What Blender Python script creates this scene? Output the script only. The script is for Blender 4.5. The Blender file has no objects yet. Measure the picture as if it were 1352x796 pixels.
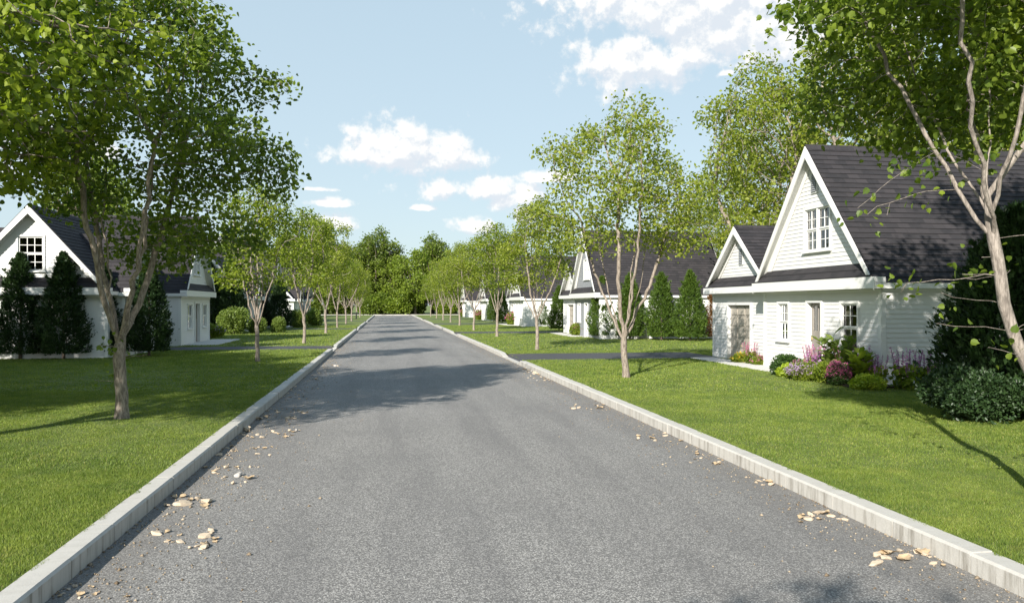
import bpy, math, random
import numpy as np
from mathutils import Vector, Matrix
R = math.radians
scene = bpy.context.scene
COL = scene.collection
# ------------------------------------------------------------------ camera
F = 1030.0; HOR = 402.0; CAMZ = 2.15; LAWN = 0.15
TH = math.atan(164 / F); CT, ST = math.cos(TH), math.sin(TH)
cd = bpy.data.cameras.new('camera'); cam = bpy.data.objects.new('camera', cd); COL.objects.link(cam)
cam.location = (0, 0, CAMZ); cam.rotation_euler = (R(90), 0, -TH)
cd.sensor_width = 36; cd.lens = 36 * F / 1352; cd.shift_y = 4 / 1352
cd.clip_start = 0.1; cd.clip_end = 3000
scene.camera = cam
def at(x, y, z=LAWN):
    """photo pixel -> world X, Y on the plane z"""
    Z = (CAMZ - z) * F / (y - HOR); Xp = (x - 676) / F * Z
    return Xp * CT + Z * ST, Z * CT - Xp * ST
def yat(x, X):
    t = (x - 676) / F
    return X * (CT - t * ST) / (ST + t * CT)
# ------------------------------------------------------------------ sun, sky, exposure
SUN_EL, SUN_AZ = 28.0, 212.0           # azimuth the light comes from, clockwise from +Y
sl = bpy.data.lights.new('sun', 'SUN'); sl.energy = 5.0; sl.angle = R(0.6); sl.color = (1.0, 0.95, 0.86)
so = bpy.data.objects.new('sun', sl); COL.objects.link(so)
sd = Vector((math.sin(R(SUN_AZ)) * math.cos(R(SUN_EL)), math.cos(R(SUN_AZ)) * math.cos(R(SUN_EL)), math.sin(R(SUN_EL))))
so.rotation_euler = sd.to_track_quat('Z', 'Y').to_euler()
scene.view_settings.view_transform = 'Standard'; scene.view_settings.look = 'None'
scene.view_settings.gamma = 1; scene.view_settings.exposure = 0.85
scene.cycles.max_bounces = 6; scene.cycles.diffuse_bounces = 3; scene.cycles.transmission_bounces = 3; scene.cycles.transparent_max_bounces = 6; scene.cycles.glossy_bounces = 2
world = bpy.data.worlds.new('World'); scene.world = world; world.use_nodes = True

class NT:
    """small helper around a node tree"""
    def __init__(s, nt): s.nt = nt; s.N = nt.nodes; s.L = nt.links
    def n(s, typ, **kw):
        nd = s.N.new(typ)
        for k, v in kw.items(): setattr(nd, k, v)
        return nd
    def put(s, sock, v):
        if v is None: return
        if hasattr(v, 'is_linked') or isinstance(v, bpy.types.NodeSocket): s.L.new(v, sock)
        else: sock.default_value = v
    def m(s, op, a, b=None, c=None, clamp=False):
        nd = s.n('ShaderNodeMath', operation=op, use_clamp=clamp)
        s.put(nd.inputs[0], a); s.put(nd.inputs[1], b); s.put(nd.inputs[2], c)
        return nd.outputs[0]
    def mix(s, f, a, b, mode='MIX'):
        nd = s.n('ShaderNodeMix', data_type='RGBA', blend_type=mode)
        s.put(nd.inputs[0], f); s.put(nd.inputs[6], a); s.put(nd.inputs[7], b)
        return nd.outputs[2]
    def ramp(s, f, lo, hi, a=0.0, b=1.0, smooth=True):
        nd = s.n('ShaderNodeMapRange', interpolation_type='SMOOTHSTEP' if smooth else 'LINEAR')
        s.put(nd.inputs[0], f); s.put(nd.inputs[1], lo); s.put(nd.inputs[2], hi); s.put(nd.inputs[3], a); s.put(nd.inputs[4], b)
        return nd.outputs[0]
    def noise(s, vec, scale, detail=4, rough=0.55, out='Fac'):
        nd = s.n('ShaderNodeTexNoise'); s.put(nd.inputs['Vector'], vec)
        nd.inputs['Scale'].default_value = scale; nd.inputs['Detail'].default_value = detail; nd.inputs['Roughness'].default_value = rough
        return nd.outputs[out]

def sky_dir(x, y):
    a = math.atan((x - 676) / F)
    return TH + a, math.atan((HOR - y) / F * math.cos(a))
CLOUDS = [(528, 204, 88, 34), (480, 209, 62, 18), (585, 206, 56, 26), (510, 192, 45, 30), (640, 254, 95, 17), (690, 262, 50, 22), (692, 284, 20, 22),
          (625, 301, 34, 13), (430, 296, 36, 12), (436, 269, 30, 6), (720, 236, 45, 9), (553, 275, 16, 4), (415, 250, 20, 3),
          (930, 5, 185, 75), (1000, 45, 120, 62), (830, 92, 75, 42), (915, 78, 42, 20), (1000, 75, 70, 20), (860, 20, 70, 34),
          (1180, 20, 120, 50), (250, 330, 120, 16), (1500, 180, 200, 60), (-200, 150, 200, 60), (-500, 60, 240, 80), (960, 97, 12, 5)]
g = bpy.data.node_groups.new('cloud_density', 'ShaderNodeTree')
g.interface.new_socket('P', in_out='INPUT', socket_type='NodeSocketVector')
g.interface.new_socket('D', in_out='OUTPUT', socket_type='NodeSocketFloat')
t = NT(g); gi = t.n('NodeGroupInput'); go = t.n('NodeGroupOutput')
nz = t.noise(gi.outputs[0], 26, 9, 0.62); nz2 = t.noise(gi.outputs[0], 9, 3, 0.5)
sp = t.n('ShaderNodeSeparateXYZ'); t.L.new(gi.outputs[0], sp.inputs[0])
best = None
for (x, y, rx, ry) in CLOUDS:
    a, e = sky_dir(x, y)
    dx = t.m('DIVIDE', t.m('SUBTRACT', sp.outputs[0], a), rx / F * 1.02)
    de = t.m('SUBTRACT', sp.outputs[1], e)
    re = t.ramp(de, -0.004, 0.004, ry / F * 0.72, ry / F * 1.18)
    dy = t.m('DIVIDE', de, re)
    mm = t.m('SUBTRACT', 1.0, t.m('SQRT', t.m('ADD', t.m('MULTIPLY', dx, dx), t.m('MULTIPLY', dy, dy))))
    best = mm if best is None else t.m('MAXIMUM', best, mm)
best = t.m('MAXIMUM', best, -3.0)
d = t.m('ADD', t.m('MULTIPLY', best, 0.62), t.m('MULTIPLY', t.m('SUBTRACT', nz, 0.48), 2.1))
d = t.m('ADD', d, t.m('MULTIPLY', t.m('SUBTRACT', nz2, 0.5), 0.5))
t.L.new(d, go.inputs[0])
t = NT(world.node_tree); t.N.clear()
sky = t.n('ShaderNodeTexSky', sky_type='NISHITA'); sky.sun_disc = False
sky.sun_elevation = R(SUN_EL); sky.sun_rotation = R(SUN_AZ); sky.air_density = 1.0; sky.dust_density = 1.2; sky.ozone_density = 1.3
tc = t.n('ShaderNodeTexCoord'); s3 = t.n('ShaderNodeSeparateXYZ'); t.L.new(tc.outputs['Generated'], s3.inputs[0])
az = t.m('ARCTAN2', s3.outputs[0], s3.outputs[1])
el = t.m('ARCSINE', s3.outputs[2])
def cvec(da, de):
    c = t.n('ShaderNodeCombineXYZ')
    t.put(c.inputs[0], t.m('ADD', az, da)); t.put(c.inputs[1], t.m('ADD', el, de)); return c.outputs[0]
def cgrp(v):
    n_ = t.n('ShaderNodeGroup'); n_.node_tree = g; t.L.new(v, n_.inputs[0]); return n_.outputs[0]
d0 = cgrp(cvec(0, 0)); d1 = cgrp(cvec(-0.006, 0.012))
fac = t.ramp(d0, -0.10, 0.34)
fac = t.m('MULTIPLY', fac, t.ramp(el, 0.0, 0.06))
lit = t.ramp(t.m('SUBTRACT', d0, d1), -0.22, 0.22)
cl_col = t.mix(lit, (5.9, 6.35, 6.9, 1), (8.3, 8.2, 8.0, 1))
skc = t.mix(0.75, sky.outputs[0], t.mix(t.ramp(el, 0.0, 0.5, smooth=False), (5.6, 6.75, 7.2, 1), (4.6, 6.0, 6.95, 1)))
skc = t.mix(t.ramp(el, 0.42, 1.25), skc, (1.7, 2.9, 4.6, 1))
final = t.mix(t.m('MULTIPLY', fac, 0.95), skc, cl_col)
bg = t.n('ShaderNodeBackground'); bg.inputs[1].default_value = 0.073
wo = t.n('ShaderNodeOutputWorld'); t.L.new(final, bg.inputs[0]); t.L.new(bg.outputs[0], wo.inputs[0])

# ------------------------------------------------------------------ materials
def newmat(name):
    m = bpy.data.materials.new(name); m.use_nodes = True; t = NT(m.node_tree)
    return m, t, t.N['Principled BSDF']
def bump(t, p, h, strength=0.3, dist=0.01):
    b = t.n('ShaderNodeBump'); t.put(b.inputs['Height'], h); b.inputs['Strength'].default_value = strength; b.inputs['Distance'].default_value = dist
    t.L.new(b.outputs[0], p.inputs['Normal'])
def objco(t): return t.n('ShaderNodeTexCoord').outputs['Object']
def c4(c): return (c[0], c[1], c[2], 1)
def paint(name, col, rough=0.5, var=0.08, scale=3.0, dirt=None, bmp=0.0):
    m, t, p = newmat(name); co = objco(t)
    f = t.noise(co, scale, 5, 0.6)
    c = t.mix(f, c4([x * (1 - var) for x in col]), c4([min(1, x * (1 + var)) for x in col]))
    if dirt:
        c = t.mix(t.ramp(t.noise(co, scale * 0.6, 8, 0.7), 0.55, 0.8, 0, 0.5), c, c4(dirt))
    t.L.new(c, p.inputs['Base Color']); p.inputs['Roughness'].default_value = rough
    if bmp: bump(t, p, t.noise(co, scale * 12, 4), bmp, 0.004)
    return m
def leafmat(name, c1, c2, trans=0.35, tcol=None, rough=0.45, vscale=0.7):
    m, t, p = newmat(name); co = objco(t)
    at_ = t.n('ShaderNodeAttribute', attribute_name='rnd')
    f = t.m('ADD', t.m('MULTIPLY', at_.outputs['Fac'], 0.65), t.m('MULTIPLY', t.ramp(t.noise(co, vscale, 3), 0.3, 0.7), 0.35))
    c = t.mix(f, c4(c1), c4(c2)); t.L.new(c, p.inputs['Base Color'])
    p.inputs['Roughness'].default_value = rough; p.inputs['Specular IOR Level'].default_value = 0.35
    tr = t.n('ShaderNodeBsdfTranslucent')
    tc_ = t.mix(1.0, c, c4(tcol or (1.6, 1.7, 0.8)), 'MULTIPLY'); t.L.new(tc_, tr.inputs[0])
    mx = t.n('ShaderNodeMixShader'); mx.inputs[0].default_value = trans
    t.L.new(p.outputs[0], mx.inputs[1]); t.L.new(tr.outputs[0], mx.inputs[2]); t.L.new(mx.outputs[0], t.N['Material Output'].inputs[0])
    return m
M = {}
M['leaf'] = leafmat('leaf_green', (0.065, 0.115, 0.012), (0.28, 0.33, 0.035), 0.45)
M['leaf_bright'] = leafmat('leaf_bright', (0.10, 0.155, 0.016), (0.31, 0.34, 0.05), 0.45)
M['leaf_shaded'] = leafmat('leaf_shaded', (0.042, 0.085, 0.012), (0.21, 0.27, 0.032), 0.38)  # shaded copy of the green leaf: crown shade put into the colour
M['leaf_dark'] = leafmat('leaf_dark', (0.025, 0.055, 0.012), (0.06, 0.11, 0.022), 0.25)
M['leaf_wood'] = leafmat('leaf_wood', (0.06, 0.105, 0.015), (0.19, 0.24, 0.035), 0.4)
M['leaf_olive'] = leafmat('leaf_olive', (0.085, 0.14, 0.015), (0.25, 0.31, 0.04), 0.42)
M['thuja'] = leafmat('thuja_green', (0.040, 0.080, 0.014), (0.11, 0.17, 0.025), 0.25)
M['thuja_dark'] = leafmat('thuja_dark', (0.016, 0.036, 0.014), (0.04, 0.075, 0.022), 0.15)
M['thuja_brown'] = leafmat('thuja_brown', (0.10, 0.05, 0.02), (0.18, 0.09, 0.03), 0.2)
M['shrub_light'] = leafmat('shrub_light', (0.10, 0.15, 0.03), (0.2, 0.26, 0.05), 0.3)
M['lime'] = leafmat('lime', (0.22, 0.30, 0.02), (0.35, 0.42, 0.04), 0.3)
M['pink'] = leafmat('petal_pink', (0.45, 0.10, 0.22), (0.62, 0.25, 0.38), 0.25, (1.1, 1, 1))
M['purple'] = leafmat('petal_purple', (0.34, 0.10, 0.34), (0.60, 0.28, 0.52), 0.25, (1.1, 1, 1))
M['lilac'] = leafmat('petal_lilac', (0.36, 0.28, 0.45), (0.6, 0.42, 0.58), 0.25, (1.1, 1, 1))
M['magenta'] = leafmat('petal_magenta', (0.42, 0.07, 0.20), (0.66, 0.20, 0.36), 0.2, (1.1, 1, 1))
M['yellow'] = leafmat('petal_yellow', (0.6, 0.40, 0.03), (0.75, 0.55, 0.06), 0.2, (1.1, 1, 1))

def grassmat():
    m, t, p = newmat('grass_blade'); geo = t.n('ShaderNodeNewGeometry').outputs['Position']
    at_ = t.n('ShaderNodeAttribute', attribute_name='rnd').outputs['Fac']
    f = t.ramp(t.noise(geo, 0.9, 5, 0.65), 0.32, 0.7)
    f2 = t.ramp(t.noise(geo, 4.5, 4, 0.7), 0.35, 0.7)
    ff = t.m('ADD', t.m('MULTIPLY', at_, 0.4), t.m('ADD', t.m('MULTIPLY', f, 0.35), t.m('MULTIPLY', f2, 0.25)))
    c = t.mix(ff, (0.068, 0.125, 0.022, 1), (0.265, 0.315, 0.060, 1))
    dry = t.ramp(at_, 0.93, 0.97); c = t.mix(t.m('MULTIPLY', dry, 0.6), c, (0.38, 0.33, 0.13, 1))
    c = t.mix(t.ramp(t.noise(geo, 1.9, 6, 0.7), 0.56, 0.74, 0, 0.55), c, (0.30, 0.29, 0.085, 1))
    t.L.new(c, p.inputs['Base Color']); p.inputs['Roughness'].default_value = 0.5; p.inputs['Specular IOR Level'].default_value = 0.25
    tr = t.n('ShaderNodeBsdfTranslucent'); t.L.new(t.mix(1.0, c, (1.5, 1.6, 0.8, 1), 'MULTIPLY'), tr.inputs[0])
    mx = t.n('ShaderNodeMixShader'); mx.inputs[0].default_value = 0.35
    t.L.new(p.outputs[0], mx.inputs[1]); t.L.new(tr.outputs[0], mx.inputs[2]); t.L.new(mx.outputs[0], t.N['Material Output'].inputs[0])
    return m
M['grass'] = grassmat()
def lawnmat():
    m, t, p = newmat('lawn_turf'); geo = t.n('ShaderNodeNewGeometry').outputs['Position']
    f = t.ramp(t.noise(geo, 0.9, 5, 0.65), 0.32, 0.7); f2 = t.noise(geo, 60, 4, 0.8); f3 = t.noise(geo, 0.12, 2)
    ff = t.m('ADD', t.m('MULTIPLY', f, 0.4), t.m('MULTIPLY', t.ramp(f2, 0.3, 0.7), 0.6))
    c = t.mix(ff, (0.055, 0.090, 0.015, 1), (0.17, 0.205, 0.040, 1))
    c = t.mix(t.ramp(f3, 0.35, 0.65, 0, 0.35), c, (0.12, 0.16, 0.02, 1))
    t.L.new(c, p.inputs['Base Color']); p.inputs['Roughness'].default_value = 0.9
    bump(t, p, f2, 0.6, 0.03); return m
M['lawn'] = lawnmat()
def asphalt():
    m, t, p = newmat('asphalt'); geo = t.n('ShaderNodeNewGeometry').outputs['Position']
    v = t.n('ShaderNodeTexVoronoi'); t.L.new(geo, v.inputs['Vector']); v.inputs['Scale'].default_value = 85
    vs = t.n('ShaderNodeSeparateColor'); t.L.new(v.outputs['Color'], vs.inputs[0])
    st = t.ramp(vs.outputs[0], 0.25, 1.0, 0.0, 1.0, False)
    edge = t.ramp(v.outputs['Distance'], 0.25, 0.6, 1.0, 0.35)
    fine = t.noise(geo, 240, 3, 0.7)
    c = t.mix(t.m('MULTIPLY', st, edge), (0.108, 0.103, 0.098, 1), (0.66, 0.63, 0.59, 1))
    c = t.mix(t.ramp(fine, 0.3, 0.75, 0.0, 0.4), c, (0.20, 0.192, 0.183, 1))
    big = t.noise(geo, 0.35, 5, 0.6)
    c = t.mix(t.ramp(big, 0.35, 0.7, 0.0, 0.35), c, (0.14, 0.135, 0.132, 1))
    # dusty strips next to the kerbs and long wheel tracks
    s = t.n('ShaderNodeSeparateXYZ'); t.L.new(geo, s.inputs[0])
    xx = t.m('ADD', s.outputs[0], t.m('MULTIPLY', t.m('SUBTRACT', t.noise(geo, 0.8, 4), 0.5), 0.9))
    e = t.m('ABSOLUTE', t.m('SUBTRACT', xx, 1.08))
    dusty = t.ramp(e, 2.7, 3.5, 0.0, 0.4)
    c = t.mix(dusty, c, (0.15, 0.137, 0.122, 1))
    mt = t.n('ShaderNodeMapping'); mt.inputs['Scale'].default_value = (1.0, 0.09, 1); t.L.new(geo, mt.inputs[0])
    trk = t.ramp(t.noise(mt.outputs[0], 1.3, 5, 0.6), 0.4, 0.68, 0.0, 0.38)
    c = t.mix(trk, c, (0.105, 0.10, 0.10, 1))
    blot = t.ramp(t.noise(geo, 1.7, 6, 0.7), 0.60, 0.72, 0.0, 0.35)
    c = t.mix(blot, c, (0.085, 0.078, 0.072, 1))
    # small brown specks
    sp_ = t.ramp(t.noise(geo, 9, 6, 0.75), 0.66, 0.72, 0.0, 0.5)
    c = t.mix(sp_, c, (0.10, 0.075, 0.05, 1))
    t.L.new(c, p.inputs['Base Color']); p.inputs['Roughness'].default_value = 0.85
    h = t.m('ADD', t.m('MULTIPLY', v.outputs['Distance'], -0.7), t.m('MULTIPLY', fine, 0.4))
    bump(t, p, h, 0.55, 0.008); return m
M['asphalt'] = asphalt()
def drive():
    m, t, p = newmat('driveway_asphalt'); geo = t.n('ShaderNodeNewGeometry').outputs['Position']
    c = t.mix(t.noise(geo, 40, 6, 0.8), (0.03, 0.031, 0.035, 1), (0.075, 0.075, 0.08, 1))
    t.L.new(c, p.inputs['Base Color']); p.inputs['Roughness'].default_value = 0.8; bump(t, p, t.noise(geo, 90, 4), 0.4, 0.006); return m
M['drive'] = drive()
def concrete(name, col, streak=0.0):
    m, t, p = newmat(name); geo = t.n('ShaderNodeNewGeometry').outputs['Position']
    c = t.mix(t.noise(geo, 7, 8, 0.7), c4([x * 0.84 for x in col]), c4([x * 1.12 for x in col]))
    c = t.mix(t.ramp(t.noise(geo, 110, 3, 0.7), 0.5, 0.8, 0, 0.3), c, c4([x * 0.6 for x in col]))
    if streak:
        mp = t.n('ShaderNodeMapping'); mp.inputs['Scale'].default_value = (0.5, 7.0, 0.7); t.L.new(geo, mp.inputs[0])
        f = t.ramp(t.noise(mp.outputs[0], 1.6, 5, 0.7), 0.45, 0.72, 0, streak)
        nn = t.n('ShaderNodeSeparateXYZ'); t.L.new(t.n('ShaderNodeNewGeometry').outputs['Normal'], nn.inputs[0])
        side = t.ramp(nn.outputs[2], 0.3, 0.8, 1, 0.15)
        c = t.mix(t.m('MULTIPLY', f, side), c, (0.17, 0.15, 0.12, 1))
    t.L.new(c, p.inputs['Base Color']); p.inputs['Roughness'].default_value = 0.85
    bump(t, p, t.noise(geo, 45, 6, 0.7), 0.35, 0.008); return m
M['kerb'] = concrete('kerb_concrete', (0.47, 0.45, 0.415), 0.8)
M['slab'] = concrete('slab_concrete', (0.55, 0.53, 0.50))
M['soil'] = paint('bed_soil', (0.05, 0.035, 0.022), 0.95, 0.4, 30, None, 0.8)
def bark(name, c1, c2):
    m, t, p = newmat(name); co = objco(t)
    mp = t.n('ShaderNodeMapping'); mp.inputs['Scale'].default_value = (1, 1, 0.22); t.L.new(co, mp.inputs[0])
    f = t.noise(mp.outputs[0], 34, 6, 0.7)
    c = t.mix(t.ramp(f, 0.32, 0.68), c4(c1), c4(c2))
    c = t.mix(t.ramp(t.noise(co, 2.5, 4), 0.5, 0.7, 0, 0.4), c, c4([x * 0.6 for x in c1]))
    t.L.new(c, p.inputs['Base Color']); p.inputs['Roughness'].default_value = 0.9
    bump(t, p, f, 0.8, 0.02); return m
M['bark'] = bark('bark', (0.12, 0.092, 0.072), (0.37, 0.315, 0.265))
M['bark_grey'] = bark('bark_grey', (0.12, 0.10, 0.085), (0.36, 0.31, 0.27))
M['bark_dark'] = bark('bark_dark', (0.06, 0.045, 0.035), (0.17, 0.13, 0.10))
M['white'] = paint('white_siding', (0.68, 0.675, 0.665), 0.5, 0.035, 1.3, (0.58, 0.565, 0.54))
M['trim'] = paint('white_trim', (0.72, 0.715, 0.70), 0.42, 0.02, 1.5, (0.7, 0.69, 0.66))
M['grey'] = paint('grey_siding', (0.27, 0.28, 0.30), 0.55, 0.05, 1.3)
M['door'] = paint('taupe_door', (0.24, 0.215, 0.19), 0.45, 0.04, 3)
M['gdoor'] = paint('beige_garage_door', (0.36, 0.325, 0.28), 0.45, 0.04, 3)
M['metal'] = paint('brass', (0.35, 0.28, 0.15), 0.3, 0.05, 3)
M['room'] = paint('interior', (0.07, 0.055, 0.045), 0.9, 0.2, 2)
M['curtain'] = paint('curtain', (0.42, 0.38, 0.31), 0.9, 0.05, 4)
M['stone'] = paint('pale_stone', (0.50, 0.405, 0.30), 0.8, 0.22, 14, (0.35, 0.24, 0.15), 0.5)
M['stone_grey'] = paint('grey_stone', (0.42, 0.39, 0.36), 0.8, 0.2, 14, (0.25, 0.2, 0.16), 0.5)
M['dryleaf'] = paint('dry_leaf', (0.42, 0.31, 0.19), 0.7, 0.25, 18, (0.22, 0.12, 0.06), 0.3)
def roofmat():
    m, t, p = newmat('shingles'); uv = t.n('ShaderNodeTexCoord').outputs['UV']
    b = t.n('ShaderNodeTexBrick'); t.L.new(uv, b.inputs['Vector'])
    b.inputs['Scale'].default_value = 1.0; b.inputs['Brick Width'].default_value = 0.34; b.inputs['Row Height'].default_value = 0.19
    b.inputs['Mortar Size'].default_value = 0.006; b.inputs['Mortar Smooth'].default_value = 0.1; b.inputs['Bias'].default_value = -0.1
    b.inputs['Color1'].default_value = (0.010, 0.0095, 0.012, 1); b.inputs['Color2'].default_value = (0.036, 0.031, 0.034, 1); b.inputs['Mortar'].default_value = (0.01, 0.01, 0.012, 1)
    mp = t.n('ShaderNodeMapping'); mp.inputs['Scale'].default_value = (2.2, 5.26, 1); t.L.new(uv, mp.inputs[0])
    f = t.noise(mp.outputs[0], 1.5, 5, 0.7)
    c = t.mix(t.ramp(f, 0.35, 0.7, 0, 0.7), b.outputs['Color'], (0.025, 0.022, 0.025, 1))
    c = t.mix(t.ramp(t.noise(uv, 140, 2, 0.8), 0.4, 0.8, 0, 0.25), c, (0.060, 0.053, 0.053, 1))
    c = t.mix(t.ramp(t.noise(uv, 0.5, 3), 0.5, 0.8, 0, 0.3), c, (0.036, 0.033, 0.035, 1))
    t.L.new(c, p.inputs['Base Color']); p.inputs['Roughness'].default_value = 0.9
    bump(t, p, t.m('ADD', t.noise(uv, 120, 3), b.outputs['Fac']), 0.5, 0.008); return m
M['roof'] = roofmat()
def glassmat():
    m, t, p = newmat('window_glass'); co = objco(t)
    gl = t.n('ShaderNodeBsdfGlossy'); gl.inputs['Roughness'].default_value = 0.02
    tr = t.n('ShaderNodeBsdfTransparent'); tr.inputs[0].default_value = (0.45, 0.47, 0.47, 1)
    lw = t.n('ShaderNodeLayerWeight'); lw.inputs[0].default_value = 0.12
    nb = t.n('ShaderNodeBump'); nb.inputs['Strength'].default_value = 0.08; nb.inputs['Distance'].default_value = 0.02
    t.L.new(t.noise(co, 3.0, 2), nb.inputs['Height']); t.L.new(nb.outputs[0], gl.inputs['Normal'])
    mx = t.n('ShaderNodeMixShader'); t.L.new(t.ramp(lw.outputs['Fresnel'], 0, 1, 0.05, 1.0, False), mx.inputs[0])
    t.L.new(tr.outputs[0], mx.inputs[1]); t.L.new(gl.outputs[0], mx.inputs[2]); t.L.new(mx.outputs[0], t.N['Material Output'].inputs[0])
    return m
M['glass'] = glassmat()

# ------------------------------------------------------------------ object helpers
def tag(o, label=None, cat=None, group=None, kind=None):
    if label: o['label'] = label
    if cat: o['category'] = cat
    if group: o['group'] = group
    if kind: o['kind'] = kind
    return o
def thing(name, label, cat, loc=(0, 0, 0), rz=0, group=None, scale=1):
    o = bpy.data.objects.new(name, None); COL.objects.link(o); o.empty_display_size = 0.3
    o.location = loc; o.rotation_euler = (0, 0, rz); o.scale = (scale,) * 3
    return tag(o, label, cat, group)
def npmesh(name, V, F_, mat, parent=None, smooth=False, rnd=None, uv=None):
    """V (n,3); F_ (m,k) or a list of such arrays with different k"""
    V = np.asarray(V, dtype=np.float32); FL = F_ if isinstance(F_, list) else [F_]
    FL = [np.asarray(f, dtype=np.int32) for f in FL if len(f)]
    me = bpy.data.meshes.new(name)
    nl = sum(f.size for f in FL); nf = sum(len(f) for f in FL)
    me.vertices.add(len(V)); me.vertices.foreach_set('co', V.ravel())
    me.loops.add(nl); me.loops.foreach_set('vertex_index', np.concatenate([f.ravel() for f in FL]))
    tot = np.concatenate([np.full(len(f), f.shape[1], dtype=np.int32) for f in FL])
    st = np.concatenate([[0], np.cumsum(tot)[:-1]]).astype(np.int32)
    me.polygons.add(nf); me.polygons.foreach_set('loop_start', st); me.polygons.foreach_set('loop_total', tot)
    if smooth: me.polygons.foreach_set('use_smooth', np.ones(nf, dtype=bool))
    me.update(calc_edges=True)
    if rnd is not None:
        a = me.attributes.new('rnd', 'FLOAT', 'FACE'); a.data.foreach_set('value', np.asarray(rnd, dtype=np.float32))
    if uv is not None:
        u = me.uv_layers.new(name='UVMap'); u.data.foreach_set('uv', np.asarray(uv, dtype=np.float32).ravel())
    me.materials.append(mat)
    o = bpy.data.objects.new(name, me); COL.objects.link(o)
    if parent: o.parent = parent
    return o
class MB:
    """collects quads and boxes into one mesh, in a frame given by fn(u, v, z)"""
    def __init__(s, fn=None): s.v = []; s.f = []; s.uv = []; s.fn = fn or (lambda u, v, z: (u, v, z))
    def poly(s, pts, uv=None):
        k = len(s.v); s.v += [s.fn(*p) for p in pts]; s.f.append(list(range(k, k + len(pts)))); s.uv.append(uv or [(p[0], p[1]) for p in pts])
    def box(s, a, b):
        (x0, y0, z0), (x1, y1, z1) = a, b
        k = len(s.v)
        s.v += [s.fn(*p) for p in [(x0, y0, z0), (x1, y0, z0), (x1, y1, z0), (x0, y1, z0), (x0, y0, z1), (x1, y0, z1), (x1, y1, z1), (x0, y1, z1)]]
        for f in [(0, 3, 2, 1), (4, 5, 6, 7), (0, 1, 5, 4), (1, 2, 6, 5), (2, 3, 7, 6), (3, 0, 4, 7)]:
            s.f.append([k + i for i in f]); s.uv.append([(0, 0), (1, 0), (1, 1), (0, 1)])
    def prism(s, poly, d):
        """closed polygon (list of 3-D points) extruded by vector d"""
        n = len(poly); q = [tuple(p[i] + d[i] for i in range(3)) for p in poly]
        s.poly(poly); s.poly(q[::-1])
        for i in range(n): j = (i + 1) % n; s.poly([poly[j], poly[i], q[i], q[j]])
    def build(s, name, mat, parent=None, bevel=0):
        me = bpy.data.meshes.new(name); me.from_pydata(s.v, [], s.f)
        u = me.uv_layers.new(name='UVMap'); i = 0
        for uv in s.uv:
            for q in uv: u.data[i].uv = q; i += 1
        me.materials.append(mat); o = bpy.data.objects.new(name, me); COL.objects.link(o)
        if parent: o.parent = parent
        if bevel:
            b = o.modifiers.new('bevel', 'BEVEL'); b.width = bevel; b.segments = 2; b.limit_method = 'ANGLE'
        return o
def copy_tree(src, loc, rz=0, scale=1, label=None, group=None, cat=None):
    c = src.copy(); COL.objects.link(c); c.location = loc; c.rotation_euler = (0, 0, rz); c.scale = (scale,) * 3
    for ch in src.children:
        k = ch.copy(); COL.objects.link(k); k.parent = c
        for gch in ch.children: q = gch.copy(); COL.objects.link(q); q.parent = k
    if label: c['label'] = label
    if group: c['group'] = group
    if cat: c['category'] = cat
    return c

# ------------------------------------------------------------------ the ground, road, kerbs, lawns
XL, XR, KW = -2.446, 4.615, 0.20
YEND = 150.0
DL = [(36.0, 38.6), (64.5, 67.0), (93.5, 96.0)]             # driveway gaps, left
DR = [(27.7, 31.2), (53.7, 57.0), (79.5, 82.5), (105.5, 108)]   # right
b = MB(); b.poly([(-1500, -1500, -0.02), (1500, -1500, -0.02), (1500, 1500, -0.02), (-1500, 1500, -0.02)]); tag(b.build('ground', M['lawn']), kind='structure')
b = MB(); b.poly([(XL - 0.02, -14, 0), (XR + 0.02, -14, 0), (XR + 0.02, YEND, 0), (XL - 0.02, YEND, 0)]); tag(b.build('road', M['asphalt']), kind='structure')
b = MB(); b.poly([(-120, YEND, 0), (120, YEND, 0), (120, YEND + 6, 0), (-120, YEND + 6, 0)]); tag(b.build('cross_road', M['asphalt']), kind='structure')
nr = np.random.default_rng(5)
def lawn_rect(x0, x1, y0, y1):
    nx = max(2, int((x1 - x0) / 1.2)); ny = max(2, int((y1 - y0) / 1.2))
    X, Y = np.meshgrid(np.linspace(x0, x1, nx), np.linspace(y0, y1, ny))
    e = np.minimum(np.minimum(X - x0, x1 - X), 1.5) / 1.5
    Z = LAWN + e * 0.005 * (np.sin(X * 0.7 + Y * 0.31) + np.sin(Y * 0.53 - X * 0.2)) * (np.abs(X) < 40)
    V = np.stack([X, Y, Z], -1).reshape(-1, 3); i = np.arange(nx * ny).reshape(ny, nx)
    Fq = np.stack([i[:-1, :-1], i[:-1, 1:], i[1:, 1:], i[1:, :-1]], -1).reshape(-1, 4)
    return tag(npmesh('lawn', V, Fq, M['lawn'], smooth=True), kind='structure')
def strips(gaps, y0, y1):
    out = []; y = y0
    for a, c in gaps: out.append((y, a)); y = c
    out.append((y, y1)); return out
XO = XL - KW; XP = XR + KW
for a, c in strips(DL, -14, YEND): lawn_rect(-9.9, XO, a, c)
lawn_rect(-90, -9.9, -14, YEND)
for a, c in strips(DR, -14, YEND): lawn_rect(XP, 12.4, a, c)
lawn_rect(12.4, 90, -14, YEND)
lawn_rect(-120, 120, YEND + 6.2, YEND + 60)
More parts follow.
